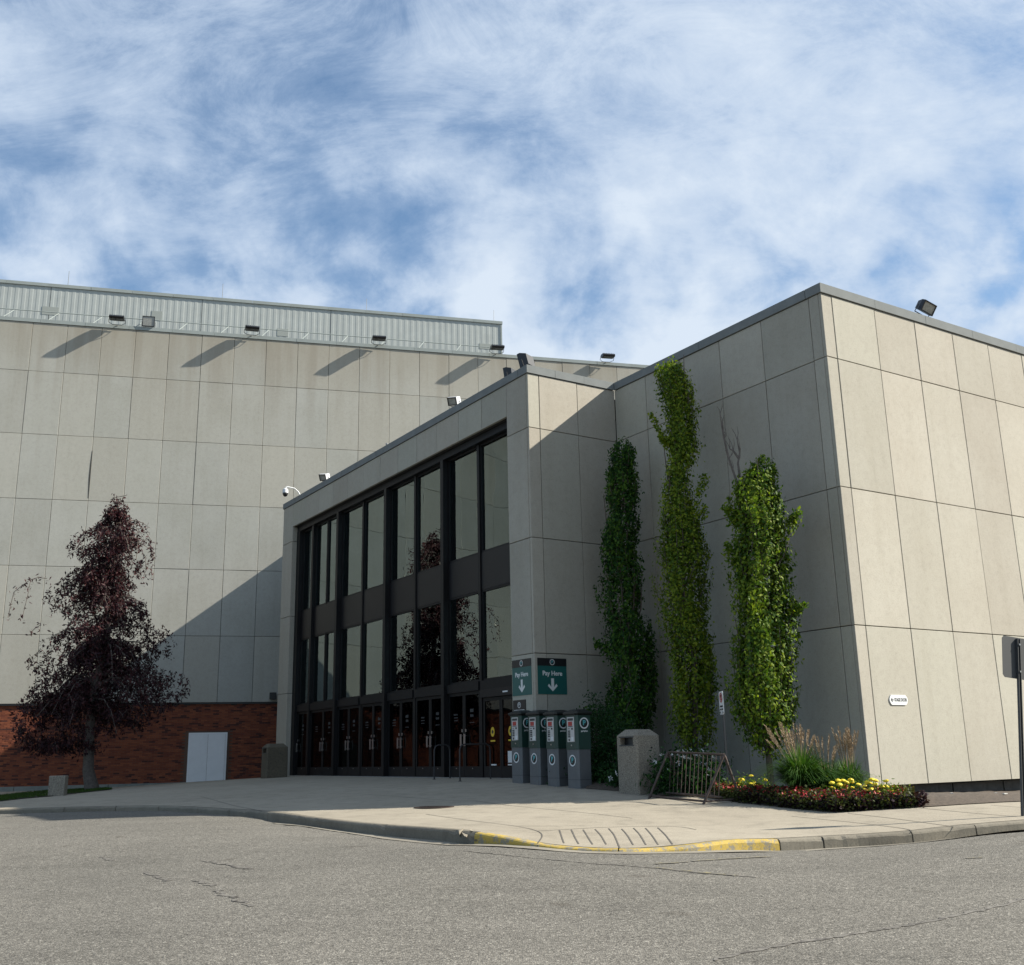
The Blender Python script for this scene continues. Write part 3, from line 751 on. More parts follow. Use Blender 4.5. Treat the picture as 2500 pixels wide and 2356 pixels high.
for u0, u1 in OPEN:
    segs = [(u0, u1)] if u1 - u0 < 2.2 else [(u0, 14.63), (14.71, u1)]
    for a, b in segs:
        window(a + .002, b - .002, 5.685, 8.967); window(a + .002, b - .002, 2.035, 4.60)
    if len(segs) == 2:
        part('mullion', 'bronze_frame', (14.632, .34, 5.685), (14.708, .46, 8.967)); part('mullion', 'bronze_frame', (14.632, .34, 2.035), (14.708, .46, 4.60))
    part('spandrel_panel', 'bronze_panel', (u0 + .003, .35, 4.605), (u1 - .003, .44, 5.68))
    part('transom', 'bronze_frame', (u0 + .003, .27, 1.78), (u1 - .003, .45, 2.03))
def leaf(u0, u1, hside, z1=1.775, sticker=False, first=False):
    """one glazed door leaf: stiles, rails, pane, pull handle, lock, lettering"""
    s_ = .075; mb = MB(); zb = -.60
    for lo, hi in (((u0, .33, zb), (u0 + s_, .385, z1)), ((u1 - s_, .33, zb), (u1, .385, z1)), ((u0 + s_, .33, zb), (u1 - s_, .385, -.29)), ((u0 + s_, .33, z1 - .09), (u1 - s_, .385, z1))):
        mb.frame(Gc, dA, dC, Zv, lo, hi)
    d = mb.build('sliding_door' if sticker else 'door', 'bronze_frame', TB)
    GB((u0 + s_ - .004, .352, -.294), (u1 - s_ + .004, .360, z1 - .086)).build('pane', 'door_glass', d)
    w = u1 - u0; hu = u0 + .10 if hside < 0 else u1 - .10
    if not sticker:
        MB().frame(Gc, dA, dC, Zv, (hu - .045, .27, .27), (hu + .045, .285, .60)).frame(Gc, dA, dC, Zv, (hu - .012, .285, .30), (hu + .012, .33, .33)).frame(Gc, dA, dC, Zv, (hu - .012, .285, .54), (hu + .012, .33, .57)).build('handle', 'steel', d)
        GB((hu - .03, .318, .66), (hu + .03, .33, .74)).build('lock', 'steel', d)
        um = (u0 + u1) / 2
        GB((um - .02, .324, -.36), (um + .02, .33, -.335)).build('bumper', 'steel', d)
        mbl = MB()
        if hside < 0: rows_ = [(1.14, .045, .20), (1.06, .03, .24), (.98, .03, .22)]
        else: rows_ = [(1.20, .10, .17), (1.07, .08, .17), (.90, .025, .24)]
        for z, h, ww in rows_:
            x_ = um - ww / 2 + .04
            while x_ < um + ww / 2 + .04:
                cw = random.uniform(.012, .03); mbl.frame(Gc, dA, dC, Zv, (x_, .346, z), (x_ + cw, .3505, z + h * random.uniform(.7, 1))); x_ += cw + .008
        mbl.build('door_lettering', 'sign_grey', d)
    else:
        um = (u0 + u1) / 2
        Mx = wall_matrix(Gc + dA * um + dC * .345 + Zv * .62, -dA, -dC)
        MB().disc(.10, 0, .004, 24, Mx, .13).build('sticker', 'sticker_yellow', d)
        MB().disc(.05, .004, .006, 16, Mx, .05).build('sticker_mark', 'sign_black', d)
        GB((um - .12, .344, .36), (um + .12, .350, .40)).build('sticker_strip', 'petal_yellow' if first else 'sticker_yellow', d)
        GB((um - .17, .344, -.27), (um + .17, .350, -.235)).build('sticker_strip', 'sign_white', d)
        if first: GB((um - .05, .344, -.20), (um + .16, .350, .10)).build('notice', 'sign_white', d)
for u0, u1 in OPEN[1:]:
    if u1 - u0 < 1.5:
        leaf(u0 + .004, u1 - .004, 1); continue
    m_ = (u0 + u1) / 2 if u1 - u0 < 2.2 else 14.65
    leaf(u0 + .01, m_ - .006, 1); leaf(m_ + .006, u1 - .01, -1)
leaf(1.30, 2.20, 1, 1.55, True, True); leaf(2.21, 3.13, -1, 1.55, True)
part('door_operator', 'bronze_panel', (1.255, .25, 1.56), (3.165, .44, 1.777))
GB((1.7, .235, 1.64), (1.95, .249, 1.68)).build('motion_sensor', 'sign_white', TB)
part('door_sill', 'galvanised', (1.1, .16, -.66), (17.5, .5, -.592))
# lobby behind the glass
MB().frame(Gc, dA, dC, Zv, (1.1, 8.5, -.6), (17.5, 8.7, 9.6)).frame(Gc, dA, dC, Zv, (.9, .52, -.6), (1.05, 8.7, 9.6)).frame(Gc, dA, dC, Zv, (17.55, 3.05, -.6), (17.7, 8.7, 9.6)).build('lobby_wall', 'lobby_wall', TB)
GB((1.06, .50, -.75), (17.55, 8.5, -.596)).build('lobby_floor', 'lobby_dark', TB)
GB((1.06, 3.2, 4.7), (17.55, 8.5, 5.3)).build('balcony', 'lobby_wall', TB)
GB((1.06, .52, 9.3), (17.55, 8.5, 9.6)).build('lobby_ceiling', 'white_paint', TB)
GB((1.30, .62, 8.30), (17.1, 1.25, 8.62)).build('blind_box', 'white_paint', TB)

# ================================================================== BIG HALL
HB = empty('concert_hall', tuple(PB + np.array([0, 0, -1.0])))
HB.location.z = -1.0
tag(HB, 'large concrete panelled hall with red brick base and pale metal penthouse', 'building')
hz = [19.88, 17.50, 14.49, 11.48, 8.46, 5.45, 2.52]
bcol = [(-1.11 + 1.51 * i, -1.11 + 1.51 * (i + 1)) for i in range(-21, 17)]
PB0 = np.array([PB[0], PB[1], 0.0])
panel_wall(HB, PB0, dB, bcol, [(b, a) for a, b in zip(hz[:-1], hz[1:])], 'hall_panel_aggregate', 0.003)
def HBf(lo, hi): return MB().frame(PB0, dB, nB, Zv, lo, hi)
b0, b1 = bcol[0][0], bcol[-1][1]
HBf((b0, .072, 2.4), (b1, .5, 19.9)).build('backing_wall', 'joint_sealant', HB)
HBf((b0, .10, -1.4), (b1, .5, 2.40)).build('brick_backing', 'mortar', HB)
HBf((b0, .0, 2.452), (b1, .30, 2.512)).build('drip_edge', 'dark_plastic', HB)
copings(HB, PB0, dB, b0, b1, 19.888, 20.06, -.035, .45, 'coping_light', 1.95)
HBf((b0, .4, 19.6), (b1, 30, 19.85)).build('roof', 'foundation_block', HB)
brm = MB(); z = -.87; row = 0; BH, BL = .068, .25
while z < 2.44:
    x = -31.0 + (BL / 2 if row % 2 else 0)
    while x < 2.2:
        if not (x + BL > -3.76 and x < -2.08 and z < 1.24):
            o_ = .07 + random.uniform(-.006, .004) - (.008 if random.random() < .06 else 0)
            lo = (x, o_, z); hi = (x + BL - .010, .101, min(z + BH - .010, 2.445))
            k_ = len(brm.v); P_ = [PB0 + dB * a + nB * b + Zv * c for c in (lo[2], hi[2]) for a, b in ((lo[0], lo[1]), (hi[0], lo[1]), (hi[0], hi[1]), (lo[0], hi[1]))]
            brm.v += [tuple(p) for p in P_]; brm.f += [(k_, k_ + 1, k_ + 5, k_ + 4), (k_ + 4, k_ + 5, k_ + 6, k_ + 7), (k_ + 1, k_ + 2, k_ + 6, k_ + 5), (k_ + 3, k_, k_ + 4, k_ + 7), (k_ + 1, k_, k_ + 3, k_ + 2)]
        x += BL
    z += BH; row += 1
o = brm.build('brick', 'red_brick', HB); tag(o, kind='stuff')
# concrete ledge below the bricks
mbl = MB(); 
for a, b in [(-31, -24), (-24, -17), (-17, -10.6), (-10.6, -6.9), (-6.9, -3.75)]:
    MB().frame(PB0, dB, nB, Zv, (a + .01, -.10, -1.4), (b - .01, .12, -.865)).build('base_ledge', 'ledge_concrete', HB)
# boarded double door
dr = HBf((-3.74, -.02, -1.3), (-3.66, .09, 1.22)); dr.frame(PB0, dB, nB, Zv, (-2.18, -.02, -1.3), (-2.10, .09, 1.22)); dr.frame(PB0, dB, nB, Zv, (-3.66, -.02, 1.15), (-2.18, .09, 1.22))
dd = dr.build('door', 'white_door', HB); dd['label'] = 'blank white double door in the brick base'
HBf((-3.655, -.045, -1.2), (-2.925, .02, 1.145)).build('door_leaf', 'white_door', dd); HBf((-2.915, -.045, -1.2), (-2.185, .02, 1.145)).build('door_leaf', 'white_door', dd)
q0_ = onplane(219, 1100, PB0, dB); q1_ = onplane(214, 1216, PB0, dB)
zq = (q0_[2], q1_[2]); bq = -1.11 - 1.51 * 4 ; bq = min([c[0] for c in bcol], key=lambda b_: abs(b_ - float((q1_ - PB0) @ dB)))
P_ = [PB0 + dB * (bq + o_) + nB * -.012 + Zv * z_ for o_, z_ in ((.0, zq[0]), (-.035, zq[0] * .7 + zq[1] * .3), (-.045, zq[0] * .4 + zq[1] * .6), (-.01, zq[1]), (.02, zq[1]), (.02, zq[0]))]
MB().add(P_ + [p + nB * .05 for p in P_], [tuple(range(6)), tuple(range(11, 5, -1))] + [(i, (i + 1) % 6, 6 + (i + 1) % 6, 6 + i) for i in range(6)]).build('loose_sealant', 'joint_sealant', HB)
# penthouse set back behind the parapet
OP = 2.0; pz0, pz1 = 19.85, 22.60; pe = 11.25
def siding(a, b, org, dx, inn):
    mb = MB(); P_ = []; x = a; per = .32
    while x < b - 1e-6:
        for q, d in ((0, 0), (.13, 0), (.16, .006), (.29, .006)):
            if x + q < b: P_.append((x + q, d))
        x += per
    P_.append((b, 0)); V_ = []; Fs = []
    for i, (q, d) in enumerate(P_):
        for z in (pz0, pz1): V_.append(org + dx * q + inn * d + Zv * z)
        if i: Fs.append((2 * i - 2, 2 * i, 2 * i + 1, 2 * i - 1))
    return mb.add(V_, Fs)
OPo = PB0 + nB * OP; a = b0 + 2
for e in (-24.2, -17.8, -11.4, -4.3, 2.13, pe):
    siding(a, e - .03, OPo, dB, nB).build('siding_sheet', 'siding_metal', HB); a = e
siding(0, 12, OPo + dB * pe, nB, -dB).build('siding_sheet', 'siding_metal', HB)
MB().frame(OPo, dB, nB, Zv, (b0 + 2, .06, pz0), (pe - .06, .3, pz1)).frame(OPo, dB, nB, Zv, (pe - .3, .1, pz0), (pe - .06, 12, pz1)).build('penthouse_wall', 'siding_metal', HB)
MB().frame(OPo, dB, nB, Zv, (pe - .05, -.03, pz0), (pe + .03, .05, pz1)).build('corner_trim', 'coping_light', HB)
MB().frame(OPo, dB, nB, Zv, (b0 + 2, .1, pz1 - .1), (pe - .1, 12, pz1 + .05)).build('roof', 'foundation_block', HB)
copings(HB, OPo, dB, b0 + 2, pe + .06, pz1, pz1 + .16, -.06, .4, 'coping_light', 1.93)
copings(HB, OPo + dB * (pe + .06), nB, .41, 12, pz1, pz1 + .16, -.01, .4, 'coping_light', 2.4)
for px_, py_ in ((165, 686), (543, 716), (896, 752), (1208, 780)):
    q = onplane(px_, py_, OPo, dB); MB().tube([q + nB * .2 + (0, 0, -.2), q + nB * .2 + (0, 0, .62)], .013, 6).build('lightning_rod', 'galvanised', HB)
for px_, py_, w_, h_ in ((123, 759, .75, .42), (383, 771, .5, .5), (690, 812, .55, .4), (1187, 846, .75, .3)):
    q = onplane(px_, py_, OPo, dB); MB().frame(q, dB, nB, Zv, (-w_ / 2, -.010, -h_ / 2), (w_ / 2, .02, h_ / 2)).build('wall_patch', 'wall_patch', HB)
# service rail along the parapet
rl = MB().tube([PB0 + dB * b0 + nB * .5 + Zv * 20.66, PB0 + dB * -6 + nB * .5 + Zv * 20.66], .022, 6); rl.tube([PB0 + dB * -6 + nB * .5 + Zv * 20.66, PB0 + dB * 10.2 + nB * .5 + Zv * 20.60], .022, 6)
rl.build('service_rail', 'coping_light', HB)
x = -12.65 - 1.94 * 9
while x < 10.3:
    MB().tube([PB0 + dB * x + nB * .5 + Zv * 20.63, PB0 + dB * (x - .35) + nB * .06 + Zv * 20.07], .018, 5).build('rail_bracket', 'coping_light', HB); x += 1.94
# black wall speaker by the entrance pier
sp = empty('wall_speaker', tuple(PB0 + dB * -.19 + nB * -.01 + Zv * 2.62)); sp.rotation_euler.z = rzof(dB)
tag(sp, 'small black box speaker above the brick beside the left pier', 'speaker')
local('housing', MB().box((-.17, -.30, 0), (.13, -.06, .30)), 'dark_plastic', sp); local('bracket', MB().box((-.04, -.06, .10), (.04, .0, .2)), 'dark_plastic', sp)
local('grille', MB().box((-.15, -.308, .02), (.11, -.301, .28)), 'black_lamp', sp)

# ---------------- floodlights on the hall parapet
def flood_linear():
    r = empty('floodlight')
    mb = MB(); P_ = [(-.05, .10), (.08, .14), (.40, .10), (.46, .02), (.40, -.05), (.02, -.03)]
    V_ = []; n = len(P_)
    for x_ in (-.33, .33): V_ += [(x_, -y - .12, z) for y, z in P_]
    mb.add(V_, [tuple(range(n)), tuple(reversed(range(n, 2 * n)))] + [(i, (i + 1) % n, n + (i + 1) % n, n + i) for i in range(n)])
    local('housing', mb, 'black_lamp', r)
    local('lens', MB().box((-.28, -.50, -.058), (.28, -.18, -.045)), 'dark_lens', r)
    fn = MB()
    for i in range(7): fn.box((-.27 + i * .09 - .006, -.42, .10), (-.27 + i * .09 + .006, -.16, .17))
    local('cooling_fin', fn, 'black_lamp', r)
    local('yoke', MB().tube([(-.36, -.25, .0), (-.37, -.12, -.12), (-.2, .0, -.17), (.2, 0, -.17), (.37, -.12, -.12), (.36, -.25, 0)], .014, 6), 'black_lamp', r)
    local('arm', MB().tube([(0, .05, -.17), (0, .15, -.22), (0, .30, -.24)], .024, 6), 'galvanised', r)
    local('junction_box', MB().box((.06, .16, -.24), (.18, .30, -.14)), 'galvanised', r)
    return r
fl = flood_linear(); GF = 'linear floodlights along the hall parapet'
flab = ['leftmost black linear floodlight on the hall parapet, left of the square lamp', 'second black linear floodlight from the left, right of the square lamp',
        'middle black linear floodlight on the hall parapet', 'black linear floodlight at the right end of the metal penthouse', 'rightmost black linear floodlight, past the penthouse on the plain parapet']
for i, b_ in enumerate((-8.0, -1.84, 4.33, 10.4, 16.4)):
    o = fl if i == 0 else copy_tree(fl)
    o.location = tuple(PB0 + dB * b_ - nB * .12 + Zv * 20.20); o.rotation_euler = (0, 0, rzof(dB) + random.uniform(-.06, .06)); tag(o, flab[i], 'floodlight', GF)
def flood_box(w, h, d, mt='black_lamp', lens='lamp_glass'):
    """box lamp; looks along local -y"""
    r = empty('floodlight')
    V_ = [(-w * .36, d, -h * .36), (w * .36, d, -h * .36), (w * .36, d, h * .36), (-w * .36, d, h * .36), (-w / 2, d * .3, -h / 2), (w / 2, d * .3, -h / 2), (w / 2, d * .3, h / 2), (-w / 2, d * .3, h / 2),
          (-w / 2, 0, -h / 2), (w / 2, 0, -h / 2), (w / 2, 0, h / 2), (-w / 2, 0, h / 2)]
    Fs = [(0, 1, 2, 3)] + [(i, (i + 1) % 4, 4 + (i + 1) % 4, 4 + i) for i in range(4)] + [(4 + i, 4 + (i + 1) % 4, 8 + (i + 1) % 4, 8 + i) for i in range(4)] + [(8, 9, 10, 11)]
    local('housing', MB().add(V_, Fs), mt, r)
    rim = MB(); t_ = .03
    for a in ((-w / 2, -h / 2, w / 2, -h / 2 + t_), (-w / 2, h / 2 - t_, w / 2, h / 2), (-w / 2, -h / 2 + t_, -w / 2 + t_, h / 2 - t_), (w / 2 - t_, -h / 2 + t_, w / 2, h / 2 - t_)):
        rim.box((a[0], -.03, a[1]), (a[2], -.002, a[3]))
    local('rim', rim, 'black_lamp', r)
    local('lens', MB().box((-w / 2 + t_, -.012, -h / 2 + t_), (w / 2 - t_, -.003, h / 2 - t_)), lens, r)
    local('yoke', MB().tube([(-w / 2 - .02, d * .4, 0), (-w / 2 - .02, d * .5, -h * .7), (w / 2 + .02, d * .5, -h * .7), (w / 2 + .02, d * .4, 0)], .013, 5), 'black_lamp', r)
    return r
def place(o, loc, rz, tilt=0.0, roll=0.0):
    o.location = tuple(loc); o.rotation_mode = 'XYZ'; o.rotation_euler = (tilt, roll, rz)
f = flood_box(.56, .50, .28); place(f, PB0 + dB * -6.62 + nB * -.10 + Zv * 20.33, rzof(dB), R(6)); tag(f, 'square black floodlight with bright glass facing forward on the hall parapet', 'floodlight')
f = flood_box(.43, .28, .26); place(f, Kc + dC * 3.84 - dA * .10 + Zv * 10.57, rzof(dC) + R(-2), R(30), R(12)); tag(f, 'black box floodlight on the coping of the sunlit right wall', 'floodlight')
GA = 'floodlights on the entrance wing roof edge'
f = flood_box(.34, .26, .26, 'white_paint'); place(f, Gc + dA * 4.15 + dC * -.02 + Zv * 10.56, rzof(-dA) + R(24), R(26), R(8)); tag(f, 'white backed floodlight on the entrance roof edge above the third bay', 'floodlight', GA)
f = flood_box(.34, .26, .26, 'white_paint'); place(f, Gc + dA * 14.4 + dC * -.02 + Zv * 10.54, rzof(-dA) + R(24), R(26), R(8)); tag(f, 'white backed floodlight on the entrance roof edge nearest the dome camera', 'floodlight', GA)
f = flood_box(.40, .34, .20); place(f, Gc + dA * 1.37 + dC * .25 + Zv * 10.56, rzof(-dA) + R(-62), R(8)); tag(f, 'smaller black floodlight seen edge on behind the entrance corner coping', 'floodlight', GA)
f = flood_box(.52, .46, .22); place(f, Gc + dA * .58 + dC * .30 + Zv * 10.66, rzof(-dA) + R(-66), R(14)); tag(f, 'larger black floodlight seen edge on at the entrance corner', 'floodlight', GA)
# dome camera
cm = empty('security_camera', tuple(Gc + dA * 17.0 + dC * .1 + Zv * 10.37)); cm.rotation_euler.z = rzof(dC)
tag(cm, 'white dome security camera on a curved arm above the left pier', 'camera')
local('arm', MB().tube([(0, 0, 0), (-.12, 0, .18), (-.28, 0, .30), (-.58, 0, .33), (-.64, 0, .30), (-.66, 0, .22)], .026, 8), 'white_paint', cm)
Mx = Matrix.Translation((-.66, 0, 0))
local('housing', MB().tube([(-.66, 0, .26), (-.66, 0, .20), (-.66, 0, .06)], [.05, .11, .12], 14), 'white_paint', cm)
local('dome', MB().tube([(-.66, 0, .06), (-.66, 0, .0), (-.66, 0, -.06), (-.66, 0, -.09)], [.105, .10, .07, .02], 14), 'dark_plastic', cm)
q = Gc + dA * 9.0 + dC * .1 + Zv * 10.367
tag(MB().tube([q, q + (0, 0, .10)], .03, 8).tube([q + (0, 0, .10), q + (0, 0, .14)], .045, 8).build('roof_sensor', 'galvanised'), 'tiny grey knob standing on the entrance roof coping', 'sensor')

# ================================================================== SIGNS
def on_wall(O, dx, out, x, z, me, name, parent, off=.006):
    """hang a flat mesh (made in xy) on a wall; x along the wall, z height above the thing's base"""
    o = bpy.data.objects.new(name, me); COL.objects.link(o)
    o.matrix_basis = Matrix.Translation((x, -off, z)) @ Matrix.Rotation(R(90), 4, 'X'); o.parent = parent; return o
def arrow_poly(w, h, st):     # downward arrow with swept barbs, like on the signs
    hw, b = w / 2, w * .20
    return [(-st / 2, h / 2), (st / 2, h / 2), (st / 2, -h * .18), (hw - b * .6, h * .08), (hw, -h * .08), (0, -h / 2), (-hw, -h * .08), (-hw + b * .6, h * .08), (-st / 2, -h * .18)]
def p_emblem(parent, x, z, r, off, ringm='sign_white', pm='sign_teal', backm='meter_black', rx=90):
    def put(mb, nm, m, o_):
        me = mb.mesh(nm, m); o = bpy.data.objects.new(nm, me); COL.objects.link(o)
        o.matrix_basis = Matrix.Translation((x, -o_, z)) @ Matrix.Rotation(R(90), 4, 'X'); o.parent = parent; return o
    put(MB().disc(r * .99, 0, .002, 28), 'emblem_disc', backm, off)
    put(MB().ring(r * .78, r, .002, .004, 28), 'emblem_ring', ringm, off)
    me = text_mesh('P', r * 1.25, pm, 'emblem_letter', .006 * r / .13); o = bpy.data.objects.new('emblem_letter', me); COL.objects.link(o)
    o.matrix_basis = Matrix.Translation((x, -off - .005, z + r * .02)) @ Matrix.Rotation(R(90), 4, 'X'); o.parent = parent
def pay_sign(O, dx, x0, x1, z0, z1, label):
    c = O + dx * ((x0 + x1) / 2) + Zv * z0; t = empty('pay_sign', tuple(c), rzof(dx)); tag(t, label, 'sign', 'pay here signs on the entrance corner')
    w, h = x1 - x0, z1 - z0
    local('board', MB().box((-w / 2, -.012, 0), (w / 2, .0, h)), 'sign_green', t)
    local('header_band', MB().box((-w / 2 - .001, -.015, h * .785), (w / 2 + .001, .001, h + .001)), 'sign_black', t)
    p_emblem(t, 0, h * .89, h * .082, .016, 'sign_white', 'sign_teal', 'sign_black')
    me = text_mesh('Pay Here', .165, 'sign_white', 'lettering', .004); on_wall(O, dx, None, 0, h * .575, me, 'lettering', t, .014)
    me = MB().prism(arrow_poly(.30, .33, .085), 0, .003).mesh('arrow', 'sign_white'); on_wall(O, dx, None, 0, h * .26, me, 'arrow', t, .0125)
pay_sign(Gc + dA * 1.05, -dA, 0, .90, 1.48, 2.40, 'green pay here sign on the narrow pier facing the entrance doors')
pay_sign(Gc, dC, .085, .985, 1.48, 2.395, 'green pay here sign on the wall right of the corner')
t = empty('payment_sign', tuple(Gc + dA * .74 + Zv * .74), rzof(-dA)); tag(t, 'small green and black payment sign below the pay here sign on the pier', 'sign')
local('board', MB().box((-.30, -.012, 0), (.30, 0, .63)), 'sign_green', t); local('header_band', MB().box((-.301, -.015, .33), (.301, .001, .631)), 'sign_black', t)
p_emblem(t, 0, .50, .075, .016, 'sign_white', 'sign_white', 'sign_black')
on_wall(None, None, None, 0, .365, text_mesh('PAYMENT REQUIRED', .052, 'sign_white', 'lettering', .001), 'lettering', t, .016)
mbs = MB()
for z, w in ((.24, .34), (.16, .30), (.09, .36)):
    x = -w / 2
    while x < w / 2: cw = random.uniform(.015, .035); mbs.box((x, -.016, z), (x + cw, -.0125, z + .028)); x += cw + .01
local('small_print', mbs, 'sign_white', t)
# stage door plate
t = empty('stage_door_sign', tuple(Kc + dC * 1.16 + Zv * .86), rzof(dC)); tag(t, 'white stage door plate with left arrow on the sunlit right wall', 'sign')
pl = [(-.24, 0), (.22, 0), (.265, .035), (.29, .09), (.29, .13), (.265, .175), (.22, .21), (-.24, .21), (-.27, .18), (-.30, .13), (-.30, .08), (-.27, .03)]
me = MB().prism(pl, 0, .02).mesh('plate', 'sign_white'); o = bpy.data.objects.new('plate', me); COL.objects.link(o); o.matrix_basis = Matrix.Rotation(R(90), 4, 'X'); o.parent = t
o.location = (0, .0, 0)
on_wall(None, None, None, .055, .105, text_mesh('STAGE DOOR', .098, 'sign_grey', 'lettering', .002, .66), 'lettering', t, .0215)
ap = [(-.265, .105), (-.225, .15), (-.205, .15), (-.232, .117), (-.178, .117), (-.178, .093), (-.232, .093), (-.205, .06), (-.225, .06)]
me = MB().prism(ap, 0, .002).mesh('arrow', 'sign_black'); o = bpy.data.objects.new('arrow', me); COL.objects.link(o); o.matrix_basis = Matrix.Translation((0, -.021, 0)) @ Matrix.Rotation(R(90), 4, 'X'); o.parent = t
# no parking sign behind the rack
q = ray(1777, 1900) * 22.2; q[2] = HP(q[0], q[1])[0]
dsg = hd(R(-5)); t = empty('no_parking_sign', tuple(q), rzof(hd(R(81)) * -1) + 0)
t.rotation_euler.z = rzof(-dsg); tag(t, 'white no parking sign on a thin grey post behind the bike rack', 'sign')
ztop = ray(1763, 1688)[2] * 22.2 - q[2]
local('post', MB().box((-.018, -.016, -.1), (.018, .016, ztop - .02)), 'sign_grey', t)
pm = MB().prism([(-.15 + .03, 0), (.15 - .03, 0), (.15, .03), (.15, .43), (.12, .46), (-.12, .46), (-.15, .43), (-.15, .03)], 0, .006).mesh('plate', 'sign_white')
o = bpy.data.objects.new('plate', pm); COL.objects.link(o); o.matrix_basis = Matrix.Translation((0, -.022, ztop - .46)) @ Matrix.Rotation(R(90), 4, 'X'); o.parent = t
def pl_put(me, nm, x, z, off=.0295):
    o = bpy.data.objects.new(nm, me); COL.objects.link(o); o.matrix_basis = Matrix.Translation((x, -off, z)) @ Matrix.Rotation(R(90), 4, 'X'); o.parent = t; return o
pl_put(MB().ring(.075, .098, 0, .003, 24).mesh('ban_ring', 'sign_red'), 'ban_ring', 0, ztop - .125)
pl_put(text_mesh('P', .15, 'sign_black', 'lettering', .004), 'lettering', 0, ztop - .125)
pl_put(MB().prism([(-.075, .05), (-.05, .075), (.075, -.05), (.05, -.075)], 0, .004).mesh('ban_slash', 'sign_red'), 'ban_slash', 0, ztop - .125, .032)
pl_put(text_mesh('PARKING', .05, 'sign_black', 'lettering', .001), 'lettering', 0, ztop - .30); pl_put(text_mesh('ANY TIME', .05, 'sign_black', 'lettering', .001), 'lettering', 0, ztop - .36)
pl_put(MB().prism([(-.03, 0), (.03, .03), (.03, -.03)], 0, .003).mesh('arrow', 'sign_black'), 'arrow', -.09, ztop - .42); pl_put(MB().prism([(.03, 0), (-.03, .03), (-.03, -.03)], 0, .003).mesh('arrow', 'sign_black'), 'arrow', .09, ztop - .42)
# back of a street sign at the right edge
q = gnd(2499, 1992); tdist = np.linalg.norm(q[:2]); t = empty('street_sign', tuple(q)); tag(t, 'back of a grey metal street sign on a post at the right edge', 'sign')
zt = ray(2489, 1552)[2] * tdist - q[2]; zb = ray(2487, 1655)[2] * tdist - q[2]
t.rotation_mode = 'QUATERNION'; t.rotation_quaternion = (Matrix.Rotation(R(6.3), 3, 'Y') @ Matrix.Rotation(R(24), 3, 'Z')).to_quaternion()
local('post', MB().prism([(-.03, -.018), (-.018, -.018), (-.018, .012), (.018, .012), (.018, -.018), (.03, -.018), (.03, .022), (-.03, .022)], -.1, zt - .02), 'sign_grey', t)
w2 = .31; pr = [(-w2 + .04, zb), (w2 - .04, zb), (w2, zb + .04), (w2, zt - .04), (w2 - .04, zt), (-w2 + .04, zt), (-w2, zt - .04), (-w2, zb + .04)]
me = MB().prism(pr, 0, .004).mesh('plate', 'sign_grey'); o = bpy.data.objects.new('plate', me); COL.objects.link(o); o.matrix_basis = Matrix.Translation((0, .028, 0)) @ Matrix.Rotation(R(90), 4, 'X'); o.parent = t
local('bolt', MB().box((-.012, -.03, zt - .12), (.012, -.018, zt - .096)), 'steel', t); local('bolt', MB().box((-.012, -.03, zb + .1), (.012, -.018, zb + .124)), 'steel', t)

